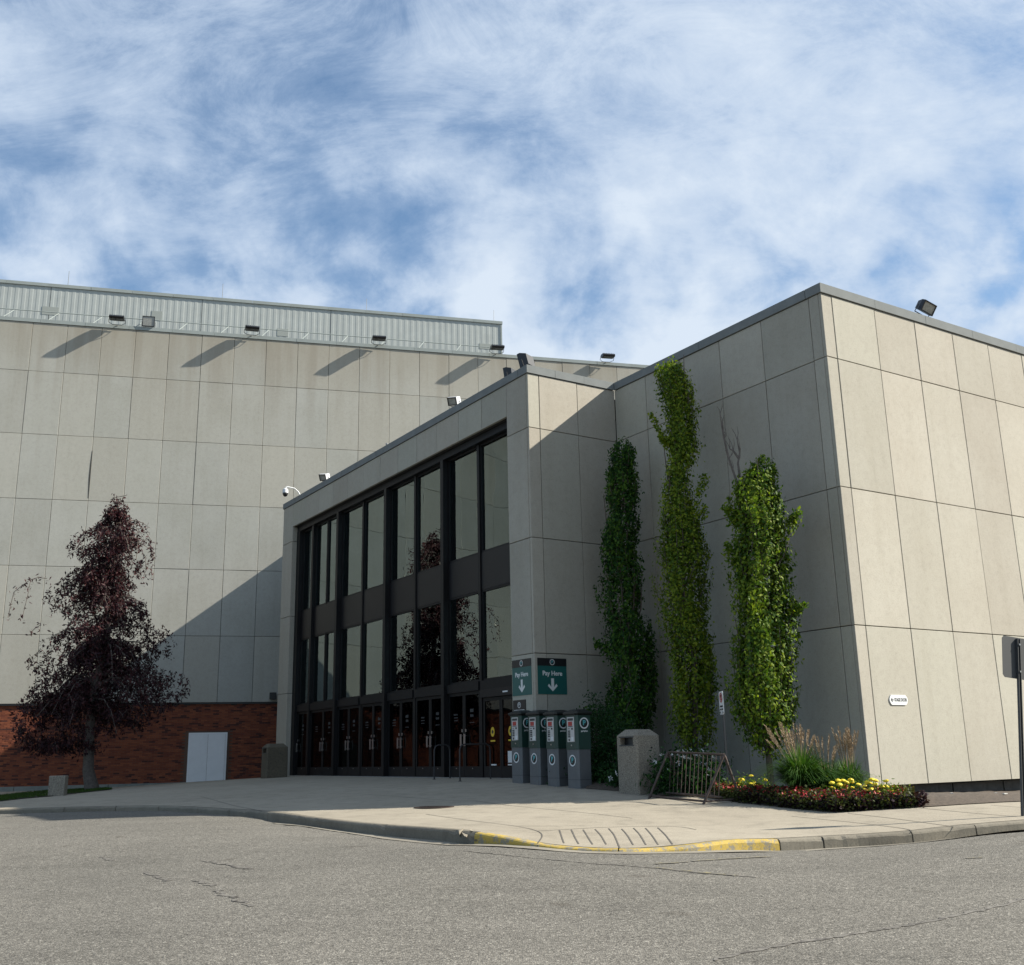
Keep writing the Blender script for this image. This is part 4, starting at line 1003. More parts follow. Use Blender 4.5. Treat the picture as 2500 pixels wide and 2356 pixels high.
# ================================================================== PAY STATIONS
def pay_station():
    """origin at the front corner; x runs along the wider face, y back along the screen face"""
    r = empty('pay_station'); w, d = .36, .40
    def chp(z0, z1, g=0.0, c=.05): return [(c - g, -g), (w + g, -g), (w + g, d - c + g), (w - c + g, d + g), (-g, d + g), (-g, c - g)]
    local('pedestal', MB().prism(chp(0, 0), 0, .86), 'meter_grey', r)
    local('plinth_joint', MB().prism(chp(0, 0, .003), .20, .207), 'meter_black', r)
    local('cabinet', MB().prism(chp(0, 0, .012), .862, 1.62), 'meter_green', r)
    mb = MB(); P0 = chp(0, 0, .03); P1 = chp(0, 0, .055); P2 = [(.09, .07), (w - .06, .07), (w - .06, d - .10), (w - .09, d - .07), (.09, d - .07), (.07, .10)]
    n = 6; V_ = [(x, y, 1.621) for x, y in P0] + [(x, y, 1.655) for x, y in P1] + [(x, y, 1.69) for x, y in P1] + [(x, y, 1.75) for x, y in P2]
    mb.add(V_, [tuple(reversed(range(n)))] + [(k * n + i, k * n + (i + 1) % n, (k + 1) * n + (i + 1) % n, (k + 1) * n + i) for k in range(3) for i in range(n)] + [tuple(range(3 * n, 4 * n))])
    local('cap', mb, 'meter_black', r)
    # screen face (local -x side)
    def fx(y0, y1, z0, z1, t0, t1): return MB().box((-t1, y0, z0), (-t0, y1, z1))
    pn = local('control_panel', fx(.075, .345, 1.03, 1.58, .0125, .022), 'meter_panel', r)
    def sub(nm, m, *a):
        o = local(nm, fx(*a), m, pn); return o
    sub('heading_strip', 'sign_grey', .10, .32, 1.50, 1.555, .022, .0245)
    sub('screen', 'sign_red', .14, .30, 1.385, 1.48, .022, .025)
    sub('bezel', 'sign_grey', .125, .315, 1.36, 1.377, .022, .025)
    sub('card_slot', 'sign_black', .24, .31, 1.315, 1.33, .022, .026); sub('coin_slot', 'sign_black', .12, .18, 1.30, 1.34, .022, .026)
    for i in range(4):
        for j in range(3): sub('key', 'sign_grey', .225 + j * .033, .25 + j * .033, 1.13 + i * .042, 1.16 + i * .042, .022, .027)
    sub('ticket_tray', 'sign_black', .25, .30, 1.05, 1.10, .022, .026); sub('receipt_cup', 'sign_white', .10, .19, 1.05, 1.14, .022, .026)
    local('lock', MB().tube([(-.012, .2, .955), (-.022, .2, .955)], .018, 8), 'steel', r)
    # wide face (local -y): emblem and lettering
    p_emblem(r, w / 2 + .02, 1.44, .125, .0125, 'sign_white', 'sign_teal', 'meter_black')
    o = bpy.data.objects.new('lettering', text_mesh('parkplus', .055, 'sign_white', 'lettering', .001)); COL.objects.link(o); o.matrix_basis = Matrix.Translation((w / 2 + .02, -.014, 1.265)) @ Matrix.Rotation(R(90), 4, 'X'); o.parent = r
    o = local('small_print', MB().box((.12, -.0145, 1.30), (.28, -.0125, 1.309)), 'sign_grey', r)
    # emblem on the pedestal's screen face
    for nm, mb_, m, off in (('emblem_disc', MB().disc(.125, 0, .002, 28), 'meter_black', .001), ('emblem_ring', MB().ring(.098, .127, .002, .004, 28), 'sign_white', .001)):
        o = bpy.data.objects.new(nm, mb_.mesh(nm, m)); COL.objects.link(o); o.matrix_basis = Matrix.Translation((-off, d / 2, .62)) @ Matrix.Rotation(R(-90), 4, 'Z') @ Matrix.Rotation(R(90), 4, 'X'); o.parent = r
    o = bpy.data.objects.new('emblem_letter', text_mesh('P', .155, 'sign_teal', 'emblem_letter', .006)); COL.objects.link(o); o.matrix_basis = Matrix.Translation((-.006, d / 2, .625)) @ Matrix.Rotation(R(-90), 4, 'Z') @ Matrix.Rotation(R(90), 4, 'X'); o.parent = r
    return r
ps = pay_station(); GP = 'grey and green pay stations by the entrance corner'
pll = ['grey and green pay station nearest the glass doors', 'second pay station from the doors, fully clear of the shrubs', 'third pay station from the doors, shrub twigs reaching its side', 'pay station beside the bushes, farthest from the doors']
for i, (x, y, t_) in enumerate([(1273, 1913, 26.4), (1317, 1917, 25.8), (1362, 1921, 25.2), (1413, 1926, 24.4)]):
    o = ps if i == 0 else copy_tree(ps); q = ray(x, y) * t_; z = HP(q[0], q[1])[0]
    o.location = (q[0], q[1], z - .01); o.rotation_euler = (0, 0, rzof(dC) + random.uniform(-.02, .02)); tag(o, pll[i], 'pay station', GP)

# ================================================================== BINS, BOLLARD, RACK, RAILS
def trash_bin(w, d, h, label):
    r = empty('trash_bin'); tag(r, label, 'bin', 'exposed aggregate concrete bins')
    c = .03; hs = h - .13
    P = [(c, 0), (w - c, 0), (w, c), (w, d - c), (w - c, d), (c, d), (0, d - c), (0, c)]; n = 8
    Pt = [(.16, .13), (w - .16, .13), (w - .13, .16), (w - .13, d - .16), (w - .16, d - .13), (.16, d - .13), (.13, d - .16), (.13, .16)]
    tp = .012; P0 = [(x + (w / 2 - x) * -tp, y + (d / 2 - y) * -tp) for x, y in P]
    # shaft with an opening cut in the x=0 face: built as separate blocks round the slot
    V_ = [(x, y, 0) for x, y in P0] + [(x, y, hs) for x, y in P] + [(x, y, h) for x, y in Pt]
    mb = MB().add(V_, [tuple(reversed(range(n)))] + [(k * n + i, k * n + (i + 1) % n, (k + 1) * n + (i + 1) % n, (k + 1) * n + i) for k in range(2) for i in range(n) if not (k == 0 and i == 6)] + [tuple(range(2 * n, 3 * n))])
    z0, z1, y0, y1 = h - .32, h - .17, .12, d - .13
    a, b = (0, d - c), (0, c)
    q = [(0, d - c, 0), (0, c, 0), (0, c, hs), (0, d - c, hs), (0, y1, z0), (0, y0, z0), (0, y0, z1), (0, y1, z1), (.14, y1, z0), (.14, y0, z0), (.14, y0, z1), (.14, y1, z1)]
    mb.add(q, [(0, 1, 5, 4), (1, 2, 6, 5), (2, 3, 7, 6), (3, 0, 4, 7), (4, 5, 9, 8), (5, 6, 10, 9), (6, 7, 11, 10), (7, 4, 8, 11)])
    local('body', mb, 'bin_aggregate', r)
    local('liner', MB().box((.13, y0 - .01, z0 - .01), (.135, y1 + .01, z1 + .01)), 'dark_plastic', r)
    local('slot_frame', MB().box((-.006, y0 - .03, z1), (.0, y1 + .03, z1 + .025)).box((-.006, y0 - .03, z0 - .025), (0, y1 + .03, z0)), 'sign_grey', r)
    local('lifting_socket', MB().tube([(w * .62, -.012, h * .72), (w * .62, .01, h * .72)], .02, 8), 'dark_plastic', r)
    return r
bn = trash_bin(.66, .66, 1.36, 'light grey aggregate concrete bin between the bushes and bike rack')
q = ray(1561, 1943) * 22.9; bn.location = (q[0], q[1], HP(q[0], q[1])[0] - .015); bn.rotation_euler.z = rzof(dC) + R(3)
bn2 = trash_bin(.78, .70, 1.24, 'dark shaded concrete bin against the left pier by the brick wall')
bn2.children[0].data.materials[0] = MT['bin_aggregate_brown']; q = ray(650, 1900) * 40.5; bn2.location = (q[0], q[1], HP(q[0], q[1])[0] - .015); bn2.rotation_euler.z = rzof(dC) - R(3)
q = gnd(140, 1943); td = np.linalg.norm(q[:2]); h_ = ray(140, 1893)[2] * td - q[2]
mbb = MB(); w_ = 33 * td / F_PX / 2
P = [(-w_, -w_ * .8), (w_, -w_ * .8), (w_, w_ * .8), (-w_, w_ * .8)]; c = .02
mbb.add([(x * .99, y * .99, 0) for x, y in P] + [(x, y, h_ - c) for x, y in P] + [(x * .94, y * .94, h_) for x, y in P], [(3, 2, 1, 0)] + [(k * 4 + i, k * 4 + (i + 1) % 4, (k + 1) * 4 + (i + 1) % 4, (k + 1) * 4 + i) for k in range(2) for i in range(4)] + [(8, 9, 10, 11)])
o = mbb.build('bollard', 'bin_aggregate', None, (q[0], q[1], q[2] - .01), R(8)); tag(o, 'short square concrete block standing on the lawn by the tree', 'bollard')
# bike rack
t1 = gnd(1584, 1951); t2 = gnd(1717, 1964); t3 = gnd(1809, 1957)
a1 = ray(1631, 1836) * np.linalg.norm((t1)[:2]) * 1.0
rk = empty('bike_rack', tuple((t1 + t2) / 2)); tag(rk, 'low metal bike rack with a-frame ends and thin vertical bars', 'bike rack')
base = np.array(rk.location)
apR = (t2 + t3) / 2; dR = np.linalg.norm(apR[:2]); apR = ray(1768, 1842) * (dR - .02); htop = apR[2] - (t2[2] + t3[2]) / 2
off = t3 - t2; tl1 = t1; tl2 = t1 + off; apL = (tl1 + tl2) / 2 + np.array([0, 0, htop]); 
kx = ray(1631, 1836); apL = kx * np.linalg.norm(apL[:2])
def loc_(mb): mb.v = [tuple(np.array(v) - base) for v in mb.v]; return mb
for nm, P_ in (('end_frame', [tl1 + (0, 0, 0), apL, tl2]), ('end_frame', [t2, apR, t3])):
    a, m_, b = [np.array(p) for p in P_]; e = 0.06
    pts = [a, a + (m_ - a) * .94, m_ + (0, 0, -.012), b + (m_ - b) * .94, b]
    local(nm, loc_(MB().tube(pts, .026, 8)), 'rusty_steel', rk)
local('top_rail', loc_(MB().tube([apL, apR], .022, 8)), 'rusty_steel', rk)
fL = (tl1 + tl2) / 2 + (0, 0, .09); fR = (t2 + t3) / 2 + (0, 0, .07)
local('bottom_rail', loc_(MB().tube([tl1 * .93 + tl2 * .07 + (0, 0, .05), t2 * .93 + t3 * .07 + (0, 0, .05)], .020, 8)), 'rusty_steel', rk)
local('bottom_rail', loc_(MB().tube([tl1 * .5 + tl2 * .5 + (0, 0, .10), t2 * .5 + t3 * .5 + (0, 0, .10)], .020, 8)), 'rusty_steel', rk)
local('bottom_rail', loc_(MB().tube([tl1 * .08 + tl2 * .92 + (0, 0, .05), t2 * .08 + t3 * .92 + (0, 0, .05)], .020, 8)), 'rusty_steel', rk)
for e0, e1 in ((tl1, tl2), (t2, t3)): local('foot_rail', loc_(MB().tube([e0 + (0, 0, .05), e1 + (0, 0, .05)], .018, 8)), 'rusty_steel', rk)
for i in range(13):
    f_ = (i + .8) / 13.6; local('bar', loc_(MB().tube([apL * (1 - f_) + apR * f_, fL * (1 - f_) + fR * f_], .0085, 6)), 'rusty_steel', rk)
# handrails by the doors
for u_, lab in ((4.25, 'dark steel handrail loop by the doors, farther from the pay stations'), (2.05, 'dark steel handrail loop by the doors, nearer the pay stations')):
    r_ = -1.05 if u_ < 3 else -.62
    p0 = Gc + dA * u_ + dC * r_; p1 = Gc + dA * u_ + dC * -.12; z0 = HP(p0[0], p0[1])[0] - .02
    t = empty('handrail', (p0[0], p0[1], z0)); tag(t, lab, 'handrail', 'handrails in front of the doors'); b_ = np.array([p0[0], p0[1], z0])
    h = .95; P_ = [p0 + Zv * z0, p0 + Zv * (z0 + h - .14), p0 + dC * .04 + Zv * (z0 + h - .04), p0 + dC * .14 + Zv * (z0 + h), p1 - dC * .12 + Zv * (z0 + h), p1 - dC * .03 + Zv * (z0 + h - .05), p1 + Zv * (z0 + h - .15), p1 + Zv * z0]
    mb = MB().tube(P_, .021, 8); mb.v = [tuple(np.array(v) - b_) for v in mb.v]; local('rail', mb, 'rail_steel', t, True)
    for p_ in (p0, p1):
        mb = MB().disc(.05, 0, .03, 12, Matrix.Translation(tuple(p_ - b_ + Zv * z0 - np.array([0, 0, 0])))); local('base_flange', mb, 'rail_steel', t)
# manhole cover
q = gnd(1060, 1971); mh = empty('manhole', tuple(q + (0, 0, .004))); tag(mh, 'round rusty manhole cover at the shadow edge on the plaza', 'manhole')
local('frame', MB().ring(.33, .40, -.01, .008, 32), 'manhole_iron', mh); local('cover', MB().disc(.325, -.01, .004, 32), 'manhole_iron', mh)
gr = MB()
for i in range(-4, 5):
    ww = math.sqrt(max(0, .30 ** 2 - (i * .065) ** 2)); gr.box((-ww, i * .065 - .012, .004), (ww, i * .065 + .012, .010))
local('tread_rib', gr, 'manhole_iron', mh)

# ================================================================== PLANTING BED
fr_px = [(1430, 1926), (1500, 1931), (1640, 1936), (1745, 1950), (1812, 1961), (1900, 1970), (1960, 1977), (2040, 1984), (2090, 1981), (2150, 1977), (2220, 1973), (2290, 1969), (2400, 1962), (2500, 1957), (2640, 1949), (2800, 1940)]
FR = np.array([gnd(*p) for p in fr_px])
BKp = [Jc - dC * 1.6, Jc - dC * .9, Jc - dC * .2, Kc + dA * 6, Kc + dA * 4.5, Kc + dA * 3.5, Kc + dA * 2.4, Kc + dA * 1.2, Kc + dA * .3, Kc + dA * .2 + dC * .6, Kc + dA * .5 + dC * 1.4, Kc + dA * .5 + dC * 2.6, Kc + dA * .5 + dC * 5, Kc + dA * .5 + dC * 8, Kc + dA * .5 + dC * 11, Kc + dA * .5 + dC * 14]
BKp = np.array([[p[0], p[1], 0] for p in BKp]); fc, _ = catmull(FR, .25); fs = np.linspace(0, 1, 150)
def resamp(P, n): 
    s_ = np.r_[0, np.cumsum(np.linalg.norm(np.diff(P[:, :2], axis=0), axis=1))]; u = np.linspace(0, s_[-1], n); return np.stack([np.interp(u, s_, P[:, j]) for j in range(3)], 1)
par = np.linspace(0, len(FR) - 1, 180)
F2 = np.stack([np.interp(par, np.arange(len(FR)), FR[:, j]) for j in range(3)], 1); B2 = np.stack([np.interp(par, np.arange(len(BKp)), BKp[:, j]) for j in range(3)], 1)
tt = np.linspace(0, 1, 28); SX = F2[None, :, 0] * (1 - tt[:, None]) + B2[None, :, 0] * tt[:, None]; SY = F2[None, :, 1] * (1 - tt[:, None]) + B2[None, :, 1] * tt[:, None]
SZ = HP(SX.ravel(), SY.ravel()).reshape(SX.shape) + .012 + .07 * np.minimum(1, tt[:, None] * 7) + RNG.random(SX.shape) * .03 * np.minimum(1, tt[:, None] * 9)
V = np.stack([SX.ravel(), SY.ravel(), SZ.ravel()], 1); nr, nc = SX.shape; idx = np.arange(nr * nc).reshape(nr, nc)
Fq = np.stack([idx[:-1, :-1], idx[:-1, 1:], idx[1:, 1:], idx[1:, :-1]], -1).reshape(-1, 4)
o = bpy.data.objects.new('flower_bed_soil', npmesh('flower_bed_soil', V, Fq, 'mulch', 4)); COL.objects.link(o); tag(o, kind='structure')
def bedpt(p_, s_):       # p_: index along the front list, s_: metres back from the front edge
    a = np.array([np.interp(p_, np.arange(len(FR)), FR[:, j]) for j in range(2)]); b = np.array([np.interp(p_, np.arange(len(BKp)), BKp[:, j]) for j in range(2)])
    d = (b - a); ln = np.linalg.norm(d); q = a + d / ln * s_; return np.array([q[0], q[1], HP(q[0], q[1])[0] + .02 + .07 * min(1, s_ / ln * 7)])
# pebble litter
for x, y in ((2325, 1951), (2433, 1949), (2456, 1953)):
    q = gnd(x, y); o = MB().box((-.045, -.02, 0), (.04, .02, .012)).build('litter', 'litter_white', None, (q[0], q[1], q[2] + .10), random.uniform(0, 3)); tag(o, 'scrap of white litter on the bare soil under the wall', 'litter', 'white scraps on the bare soil')

def leaves(centers, normals, size, fold=.25, aspect=.62, jitter=.5):
    """diamond leaves, two triangles each, folded along the midrib"""
    n = len(centers); C = np.asarray(centers, float); Nn = np.asarray(normals, float) + RNG.normal(0, jitter, (n, 3)); Nn /= np.linalg.norm(Nn, axis=1)[:, None] + 1e-9
    T = RNG.normal(0, 1, (n, 3)); T[:, 2] -= .9; T -= Nn * (T * Nn).sum(1)[:, None]; T /= np.linalg.norm(T, axis=1)[:, None] + 1e-9
    Sd = np.cross(Nn, T); s = (size * (.65 + RNG.random(n) * .7))[:, None]
    a = C - T * s * .5; b = C + T * s * .55; l = C + Sd * s * aspect * .5 - T * s * .08 - Nn * s * fold * .3; r = C - Sd * s * aspect * .5 - T * s * .08 - Nn * s * fold * .3
    V_ = np.stack([a, l, b, r], 1).reshape(-1, 3); k = np.arange(n)[:, None] * 4
    F_ = np.concatenate([k + [0, 1, 2], k + [0, 2, 3]], 1).reshape(-1, 3); return V_, F_
def leaf_obj(name, C, Nn, size, m, parent, base, **kw):
    V_, F_ = leaves(C, Nn, size, **kw); V_ = V_ - np.array(base)
    o = bpy.data.objects.new(name, npmesh(name, V_, F_, m, 3)); COL.objects.link(o); o.parent = parent; return o

# ---------------- columnar trees along the shaded wall
def column_tree(base_px, tdist, prof, m, nleaf, size, label, trunk_x, extra=(), bare=(), ybase=None, depth=.8):
    """prof: rows (y, xl, xr) in photograph pixels, turned into a real crown radius at the tree's own distance"""
    q0 = ray(*base_px) * tdist; zb = HP(q0[0], q0[1])[0]
    t = empty('columnar_tree', (q0[0], q0[1], zb)); tag(t, label, 'tree', 'columnar trees along the shaded wall')
    rows = []
    for y, xl, xr in prof:
        z = ray((xl + xr) / 2, y)[2] * tdist; a = ray(xl, y) * tdist; b = ray(xr, y) * tdist
        rows.append((z, (a[0] + b[0]) / 2, (a[1] + b[1]) / 2, np.linalg.norm((b - a)[:2]) / 2))
    rows = np.array(sorted(rows)); zs = rows[:, 0]
    h = zs[-1] - zs[0]
    wgt = np.interp(np.linspace(zs[0], zs[-1], 200), zs, rows[:, 3]); cw = np.cumsum(wgt); cw /= cw[-1]
    # fastigiate habit: many steep shoots, each clothed in leaves and ending in a thin tip
    nsh = nleaf // 95; zb_ = np.interp(RNG.random(nsh), cw, np.linspace(zs[0], zs[-1], 200)) - .45; ks = []; ns = []; tw = MB()
    for i in range(nsh):
        an = random.uniform(0, 2 * math.pi); L0 = random.uniform(.7, 1.7); z0 = max(zs[0], zb_[i]); z1 = min(z0 + L0, zs[-1] + random.uniform(-.35, .05))
        if z1 - z0 < .25: continue
        fr0 = random.uniform(.15, .7); fr1 = random.uniform(.62, 1.08) if random.random() < .9 else random.uniform(1.1, 1.3)
        bend = random.uniform(-.5, .5); nl = int(95 * (z1 - z0) / 1.2 * random.uniform(.6, 1.25)); f_ = RNG.random(nl) ** .9
        zz2 = z0 + (z1 - z0) * f_; rd = np.interp(zz2, zs, rows[:, 3]) * (fr0 + (fr1 - fr0) * np.sqrt(f_)); aa = an + bend * f_
        cx_ = np.interp(zz2, zs, rows[:, 1]) + np.cos(aa) * rd; cy_ = np.interp(zz2, zs, rows[:, 2]) + np.sin(aa) * rd * depth
        sg = (.085 * (1 - f_) + .030) * random.uniform(.8, 1.25)
        P = np.stack([cx_, cy_, zz2], 1) + RNG.normal(0, 1, (nl, 3)) * sg[:, None] * np.array([1, 1, 1.3]); ks.append(P)
        ns.append(np.stack([np.cos(aa), np.sin(aa), np.full(nl, .3)], 1))
        if i % 2 == 0:
            fq = np.linspace(0, 1.04, 5); zq = z0 + (z1 - z0) * fq; rq = np.interp(zq, zs, rows[:, 3]) * (fr0 + (fr1 - fr0) * np.sqrt(fq)); aq = an + bend * fq
            tw.tube([(np.interp(z_, zs, rows[:, 1]) + math.cos(a_) * r_ - q0[0], np.interp(z_, zs, rows[:, 2]) + math.sin(a_) * r_ * depth - q0[1], z_ - zb) for z_, r_, a_ in zip(zq, rq, aq)], [.011, .009, .007, .005, .002], 3, False)
    tag(local('twig', tw, 'bark', t), kind='stuff')
    for (x0, y0, x1, y1, wd) in extra:      # stray side shoots
        a = ray(x0, y0) * tdist; b = ray(x1, y1) * (tdist - .15); n = 260; f_ = RNG.random(n)[:, None]
        e = a * (1 - f_) + b * f_ + RNG.normal(0, 1, (n, 3)) * wd * (1.15 - f_ * .6); ks.append(e); ns.append(RNG.normal(0, 1, (n, 3)) + np.array([0, -.5, .3]))
    P = np.concatenate(ks); Nn = np.concatenate(ns)
    leaf_obj('crown', P, Nn, size, m, t, (q0[0], q0[1], zb), jitter=.55)
    # trunk with upright limbs
    base = np.array([q0[0], q0[1], zb]); mb = MB()
    zz_ = np.linspace(zb - .1, zs[-1] - .35, 12)
    pts = [(np.interp(z, zs, rows[:, 1]) * min(1, (z - zb) / 2 + .0) + q0[0] * (1 - min(1, (z - zb) / 2 + .0)) if z > zb else q0[0],
            np.interp(z, zs, rows[:, 2]) * min(1, max(0, (z - zb) / 2)) + q0[1] * (1 - min(1, max(0, (z - zb) / 2))), z) for z in zz_]
    mb.tube(pts, [max(.015, .075 * (1 - i / 11.5)) for i in range(12)], 8)
    mb.v = [tuple(np.array(v) - base) for v in mb.v]; local('trunk', mb, 'bark', t, True)
    for i in range(16):
        lm = MB()
        z = random.uniform(zb + .5, zs[-1] - 1.5); a_ = random.uniform(0, 2 * math.pi); r_ = np.interp(z, zs, rows[:, 3]) * .75
        c = np.array([np.interp(z, zs, rows[:, 1]), np.interp(z, zs, rows[:, 2]), z]); e = c + np.array([math.cos(a_) * r_, math.sin(a_) * r_ * depth, random.uniform(.9, 1.8)])
        lm.tube([c, c * .5 + e * .5 + np.array([math.cos(a_) * r_ * .3, 0, -.15]), e], [.03, .02, .007], 5)
        lm.v = [tuple(np.array(v) - base) for v in lm.v]; local('limb', lm, 'bark', t)
    for pts in bare:
        mb = MB(); Q = [ray(*p) * tdist for p in pts]; mb.tube(Q, [.024 * (1 - i / len(Q)) + .006 for i in range(len(Q))], 5)
        for i in range(1, len(Q)):
            for _ in range(2): 
                e = Q[i] + np.array([random.uniform(-.14, .14), random.uniform(-.1, .1), random.uniform(.12, .34)]); mb.tube([Q[i], Q[i] * .5 + e * .5 + np.array([.02, 0, 0]), e], [.010, .007, .003], 4)
        mb.v = [tuple(np.array(v) - base) for v in mb.v]; local('bare_branch', mb, 'dead_wood', t)
    return t
def cpx(rows, ox=1420, oy=850, k=1.7835): return [(oy + y / k, ox + a / k, ox + b / k) for y, a, b in rows]
T1 = cpx([(395, 175, 190), (410, 150, 210), (450, 122, 238), (520, 122, 232), (600, 108, 262), (680, 108, 255), (730, 130, 240), (765, 95, 250), (800, 82, 245), (880, 76, 242), (1000, 82, 272), (1100, 86, 262), (1135, 92, 232), (1200, 110, 298), (1300, 96, 325), (1400, 112, 335), (1500, 110, 340), (1600, 80, 335), (1720, 90, 330)])
T2 = cpx([(40, 340, 395), (70, 328, 420), (120, 326, 462), (200, 345, 485), (260, 358, 495), (350, 368, 492), (450, 378, 508), (530, 364, 484), (650, 350, 472), (750, 352, 500), (800, 346, 522), (900, 332, 556), (1000, 336, 550), (1100, 342, 545), (1200, 352, 548), (1300, 382, 575), (1400, 390, 600), (1500, 396, 600), (1600, 402, 595), (1700, 408, 590), (1770, 425, 570)])
T3 = cpx([(478, 785, 815), (510, 745, 838), (560, 705, 850), (600, 655, 852), (700, 645, 895), (780, 668, 905), (860, 655, 905), (950, 648, 900), (1050, 652, 908), (1150, 668, 925), (1250, 672, 930), (1350, 648, 940), (1450, 652, 942), (1550, 658, 942), (1650, 682, 925), (1700, 718, 898), (1760, 765, 865)])
column_tree((1525, 1900), 27.2, T1, 'leaf_dark_green', 21000, .084, 'shortest dark green columnar tree in the wall corner', 1525, extra=[(1500, 1600, 1455, 1568, .10), (1470, 1760, 1435, 1740, .15)])
column_tree((1700, 1915), 25.3, T2, 'leaf_yellow_green', 30000, .076, 'tallest yellow green columnar tree reaching the parapet', 1700, extra=[(1632, 1090, 1588, 1010, .06), (1685, 1260, 1722, 1160, .10), (1680, 1330, 1722, 1235, .10), (1640, 1090, 1610, 1065, .05)])
column_tree((1883, 1925), 23.2, T3, 'leaf_mid_green', 30000, .080, 'broad bright green columnar tree behind the ornamental grass', 1880, extra=[(1800, 1280, 1768, 1235, .08), (1800, 1380, 1775, 1330, .10), (1920, 1290, 1948, 1250, .08), (1930, 1500, 1965, 1475, .07)],
            bare=[[(1808, 1200), (1790, 1150), (1776, 1110), (1765, 1060), (1758, 1010)], [(1800, 1180), (1780, 1120), (1768, 1070), (1764, 1030)], [(1806, 1165), (1802, 1130), (1806, 1105), (1800, 1075)], [(1803, 1118), (1790, 1100), (1782, 1096)]])

# ---------------- dark shrubs behind the pay stations
def shrub(px_, py_, tdist, w, d, h, n, label, m='leaf_shrub', size=.06):
    q = ray(px_, py_) * tdist; q[2] = HP(q[0], q[1])[0]; t = empty('shrub', tuple(q)); tag(t, label, 'shrub', 'dark shrubs beside the pay stations')
    nc_ = n // 24; a = RNG.random(nc_) * 2 * math.pi; e = np.arccos(1 - RNG.random(nc_) * 1.15); r_ = .70 + RNG.random(nc_) * .38
    C = np.stack([np.cos(a) * np.sin(e) * w * r_, np.sin(a) * np.sin(e) * d * r_, np.abs(np.cos(e)) * h * r_ + .08], 1)
    P = np.repeat(C, 24, 0) + RNG.normal(0, 1, (nc_ * 24, 3)) * np.array([.09, .09, .13]); P[:, 2] = np.abs(P[:, 2])
    Nn = P / np.array([w, d, h]); leaf_obj('foliage', P + q, Nn, size, m, t, tuple(q), jitter=.7)
    st = MB()
    for _ in range(26):
        a_ = random.uniform(0, 6.28); e_ = random.uniform(0, 1.1); p = np.array([math.cos(a_) * math.sin(e_) * w, math.sin(a_) * math.sin(e_) * d, math.cos(e_) * h]) * random.uniform(.9, 1.12)
        st.tube([(0, 0, -.05), tuple(p * .5 + (0, 0, .15)), tuple(p)], [.016, .011, .004], 4)
    tag(local('stem', st, 'bark', t), kind='stuff'); return t
shrub(1462, 1918, 25.6, .62, .7, 1.85, 7000, 'tall dark shrub directly right of the pay stations')
shrub(1516, 1922, 25.0, .60, .6, 1.35, 5200, 'lower dark shrub behind the light concrete bin')
shrub(1395, 1912, 25.9, .40, .45, 1.2, 2600, 'thin shrub growing between the last two pay stations')

# ---------------- white lilies behind the rack
def flower_plants(spots, name, cat, group, labels, hgt, leafm, petalm, fr, nl, nf, size, spread):
    for (q, lab) in zip(spots, labels):
        t = empty(name, tuple(q)); tag(t, lab, cat, group)
        P = RNG.normal(0, 1, (nl, 3)) * np.array([spread, spread, hgt * .28]) + np.array([0, 0, hgt * .42]); P[:, 2] = np.abs(P[:, 2])
        leaf_obj('foliage', P + q, RNG.normal(0, 1, (nl, 3)) + np.array([0, 0, .6]), size, leafm, t, tuple(q), aspect=.4)
        st = MB(); 
        for k_ in range(nf):
            a_ = random.uniform(0, 6.28); r_ = spread * random.uniform(.1, 1.7); z = hgt * random.uniform(.45, 1.05); c = np.array([math.cos(a_) * r_, math.sin(a_) * r_, z])
            st.tube([(c[0] * .3, c[1] * .3, 0), tuple(c)], .005, 4); mb = MB()
            if name == 'lily_plant':
                tl = Vector((random.uniform(-.7, .7), random.uniform(-1.2, -.2), random.uniform(.1, .8))).normalized(); Mx = tl.to_track_quat('Z', 'Y').to_matrix().to_4x4()
                for j in range(6):
                    A = j * math.pi / 3; cA, sA = math.cos(A), math.sin(A); s_ = fr
                    pts = [(0, 0, 0), (cA * s_ * .55 - sA * s_ * .22, sA * s_ * .55 + cA * s_ * .22, s_ * .4), (cA * s_ * 1.1, sA * s_ * 1.1, s_ * .45), (cA * s_ * .55 + sA * s_ * .22, sA * s_ * .55 - cA * s_ * .22, s_ * .4)]
                    mb.add([Mx @ Vector(p) for p in pts], [(0, 1, 2, 3)])
            else:
                V_ = []; Fs = []; n = 9; rings_ = [(0.35, -.35), (1.0, -.05), (.92, .35), (.45, .62)]
                for rr_, z_ in rings_:
                    for j in range(n): A = j * 2 * math.pi / n; k2 = 1 + .14 * (j % 2); V_.append((math.cos(A) * rr_ * fr * k2, math.sin(A) * rr_ * fr * k2, z_ * fr))
                for k3 in range(3):
                    for j in range(n): Fs.append((k3 * n + j, k3 * n + (j + 1) % n, (k3 + 1) * n + (j + 1) % n, (k3 + 1) * n + j))
                Fs += [tuple(range(3 * n, 4 * n)), tuple(reversed(range(n)))]; mb.add(V_, Fs)
            me = mb.mesh('flower_head', petalm); o = bpy.data.objects.new('flower_head', me); COL.objects.link(o); o.location = tuple(c); o.rotation_euler = (random.uniform(-.4, .4), random.uniform(-.4, .4), random.uniform(0, 3)); o.parent = t
        tag(local('stem', st, 'leaf_shrub', t), kind='stuff')
sp_ = []
for x, y, t_ in ((1650, 1930, 22.9), (1708, 1932, 22.6), (1512, 1915, 24.2)):
    q = ray(x, y) * t_; q[2] = HP(q[0], q[1])[0] + .03; sp_.append(q)
flower_plants(sp_[:2], 'lily_plant', 'flowers', 'white flowers behind the rack', ['white flowering plant behind the left half of the bike rack', 'white flowering plant behind the right half of the bike rack'], .80, 'leaf_shrub', 'petal_white', .062, 1500, 24, .11, .26)
